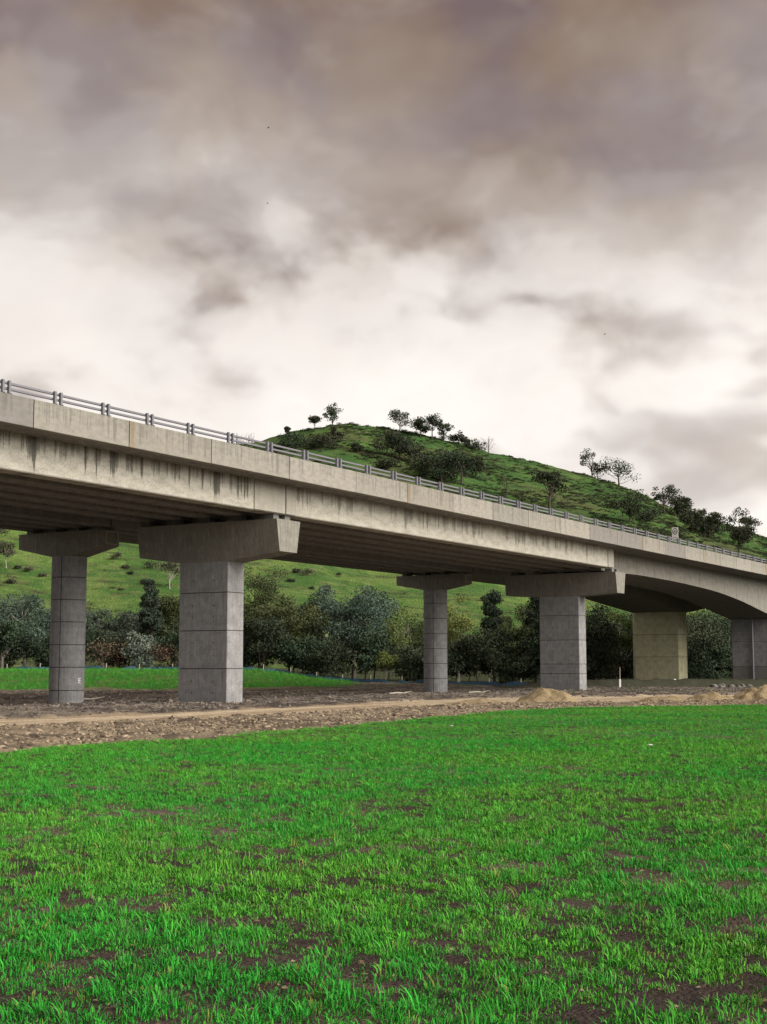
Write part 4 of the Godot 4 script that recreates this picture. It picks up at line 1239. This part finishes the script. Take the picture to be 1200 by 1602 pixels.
func silt_fence() -> void:
	var pts := [Vector2(-46, 128), Vector2(-34.64, 128), Vector2(-26.85, 128), Vector2(-18.47, 128), Vector2(-12.41, 128), Vector2(-9.81, 128), Vector2(-7.38, 127), Vector2(-5.03, 126), Vector2(-2.2, 125), Vector2(2.16, 123), Vector2(5.32, 121), Vector2(9.41, 119), Vector2(13.5, 117)]
	var root := thing("silt_fence", "long low blue silt fence along the foot of the river trees", "fence", at_ground(-12.41, 128))
	var at0 := root.position
	var b := MB.new()
	var rings := []
	var r := RandomNumberGenerator.new()
	r.seed = 5
	var s := 0.0
	var post := MB.new()
	post.box(Vector3(-0.03, -0.2, -0.03), Vector3(0.03, 0.62, 0.03), 0.006)
	var pm := post.mesh()
	var since := 9.0
	for i in pts.size() - 1:
		var a: Vector2 = pts[i]
		var c: Vector2 = pts[i + 1]
		var n := int(a.distance_to(c) / 0.6) + 1
		for k in n:
			var p := a.lerp(c, float(k) / n)
			s += a.distance_to(c) / n
			since += a.distance_to(c) / n
			var g := at_ground(p.x, p.y) - at0
			var sag := 0.30 + 0.04 * sin(s * 1.9) + r.randf_range(-0.06, 0.04)
			if n_mid.get_noise_1d(s * 2.0) < -0.22:
				sag *= 0.45
			var lean := r.randf_range(-0.05, 0.05) + 0.05 * sin(s)
			rings.append(PackedVector3Array([g + Vector3(0, -0.08, 0), g + Vector3(0, sag * 0.5, lean), g + Vector3(0, sag, lean * 1.6), g + Vector3(0, sag, lean * 1.6 - 0.02), g + Vector3(0, sag * 0.5, lean - 0.02), g + Vector3(0, -0.08, -0.02)]))
			if since > 2.4:
				since = 0.0
				part("post", pm, M.stick, root).position = g + Vector3(0, 0, -0.1)
	b.loft(rings)
	var f := part("fabric", b.mesh(), M.blue, root)
	f.name = "fabric"

func speed_sign() -> void:
	# stands on the deck behind the near parapet and faces the traffic
	var t := 97.3
	var d := 33.75
	var root := thing("speed_sign", "white speed sign with a ringed 40 behind the bridge railing", "sign", Vector3(SN * t - CS * d, 9.55, -(CS * t + SN * d)), PI * 0.5 - TH - PI * 0.5)
	root.scale = Vector3(0.8, 0.95, 0.8)
	var b := MB.new()
	b.tube([Vector3(0, 0, -0.05), Vector3(0, 1.0, -0.05), Vector3(0, 2.05, -0.05)], [0.035, 0.035, 0.035], 8)
	part("pole", b.mesh(true), M.steel, root)
	b = MB.new()
	b.box(Vector3(-0.29, 1.2, -0.012), Vector3(0.29, 2.14, 0.012), 0.004)
	part("board", b.mesh(), M.white, root)
	b = MB.new()
	for k in 36:
		var a0 := TAU * k / 36.0
		var a1 := TAU * (k + 1) / 36.0
		var c := Vector3(0, 1.84, 0.016)
		b.quad(c + Vector3(cos(a0), sin(a0), 0) * 0.19, c + Vector3(cos(a0), sin(a0), 0) * 0.245, c + Vector3(cos(a1), sin(a1), 0) * 0.245, c + Vector3(cos(a1), sin(a1), 0) * 0.19)
	part("ring", b.mesh(), M.black, root)
	var tm := TextMesh.new()
	tm.text = "40"
	tm.font_size = 64
	tm.pixel_size = 0.0042
	tm.depth = 0.006
	part("number", tm, M.black, root).position = Vector3(0, 1.84, 0.017)
	for y in [1.36, 1.28]:
		b = MB.new()
		b.box(Vector3(-0.2, y, 0.0125), Vector3(0.2, y + 0.04, 0.017))
		part("small_print_line", b.mesh(), M.grey, root)

func column_mark() -> void:
	# painted letter near the foot of the nearest round column
	var t := 49.05
	var d := 46.5
	var c := Vector3(SN * t - CS * d, 0, -(CS * t + SN * d))
	var facing := Vector3(0.84, 0, 0.54).normalized()
	var root := thing("painted_mark", "white painted letter E low on the nearest round column", "marking", c + facing * 0.812 + Vector3(0, 0.95, 0), atan2(facing.x, facing.z))
	var tm := TextMesh.new()
	tm.text = "E"
	tm.font_size = 64
	tm.pixel_size = 0.0052
	tm.depth = 0.03
	part("letter", tm, M.white, root)

func _ready() -> void:
	rng.seed = 12
	n_big.seed = 3
	n_big.frequency = 0.02
	n_big.fractal_octaves = 4
	n_mid.seed = 8
	n_mid.frequency = 0.16
	n_mid.fractal_octaves = 3
	n_fine.seed = 15
	n_fine.frequency = 0.7
	n_fine.fractal_octaves = 2
	# camera
	var cam := Camera3D.new()
	cam.name = "camera"
	cam.position = Vector3(0, 1.5, 0)
	cam.rotation_degrees = Vector3(6.3386, 0, 0)
	cam.fov = 39.9586
	cam.near = 0.1
	cam.far = 6000.0
	add_child(cam)
	cam.current = true
	# sky and exposure
	var env := Environment.new()
	var sky := Sky.new()
	var pano := PanoramaSkyMaterial.new()
	pano.panorama = ImageTexture.create_from_image(sky_image())
	sky.sky_material = pano
	env.background_mode = Environment.BG_SKY
	env.sky = sky
	env.tonemap_mode = Environment.TONE_MAPPER_LINEAR
	env.tonemap_exposure = EXPOSURE
	env.sdfgi_enabled = true
	env.ssao_enabled = true
	env.ssil_enabled = true
	var we := WorldEnvironment.new()
	we.name = "environment"
	we.environment = env
	add_child(we)
	# the brighter part of the cloud, high over the near side of the bridge
	var sun := DirectionalLight3D.new()
	sun.name = "sun"
	sun.light_energy = 0.5
	sun.light_angular_distance = 50.0
	sun.light_color = Color(1.0, 0.97, 0.92)
	sun.shadow_enabled = true
	add_child(sun)
	sun.look_at_from_position(Vector3(0.84, 0.52, 0.48) * 100.0, Vector3.ZERO)
	make_materials()
	build_land()
	near_bridge()
	far_bridge()
	build_trees()
	build_grass()
	build_scrub()
	build_clods()
	build_details()
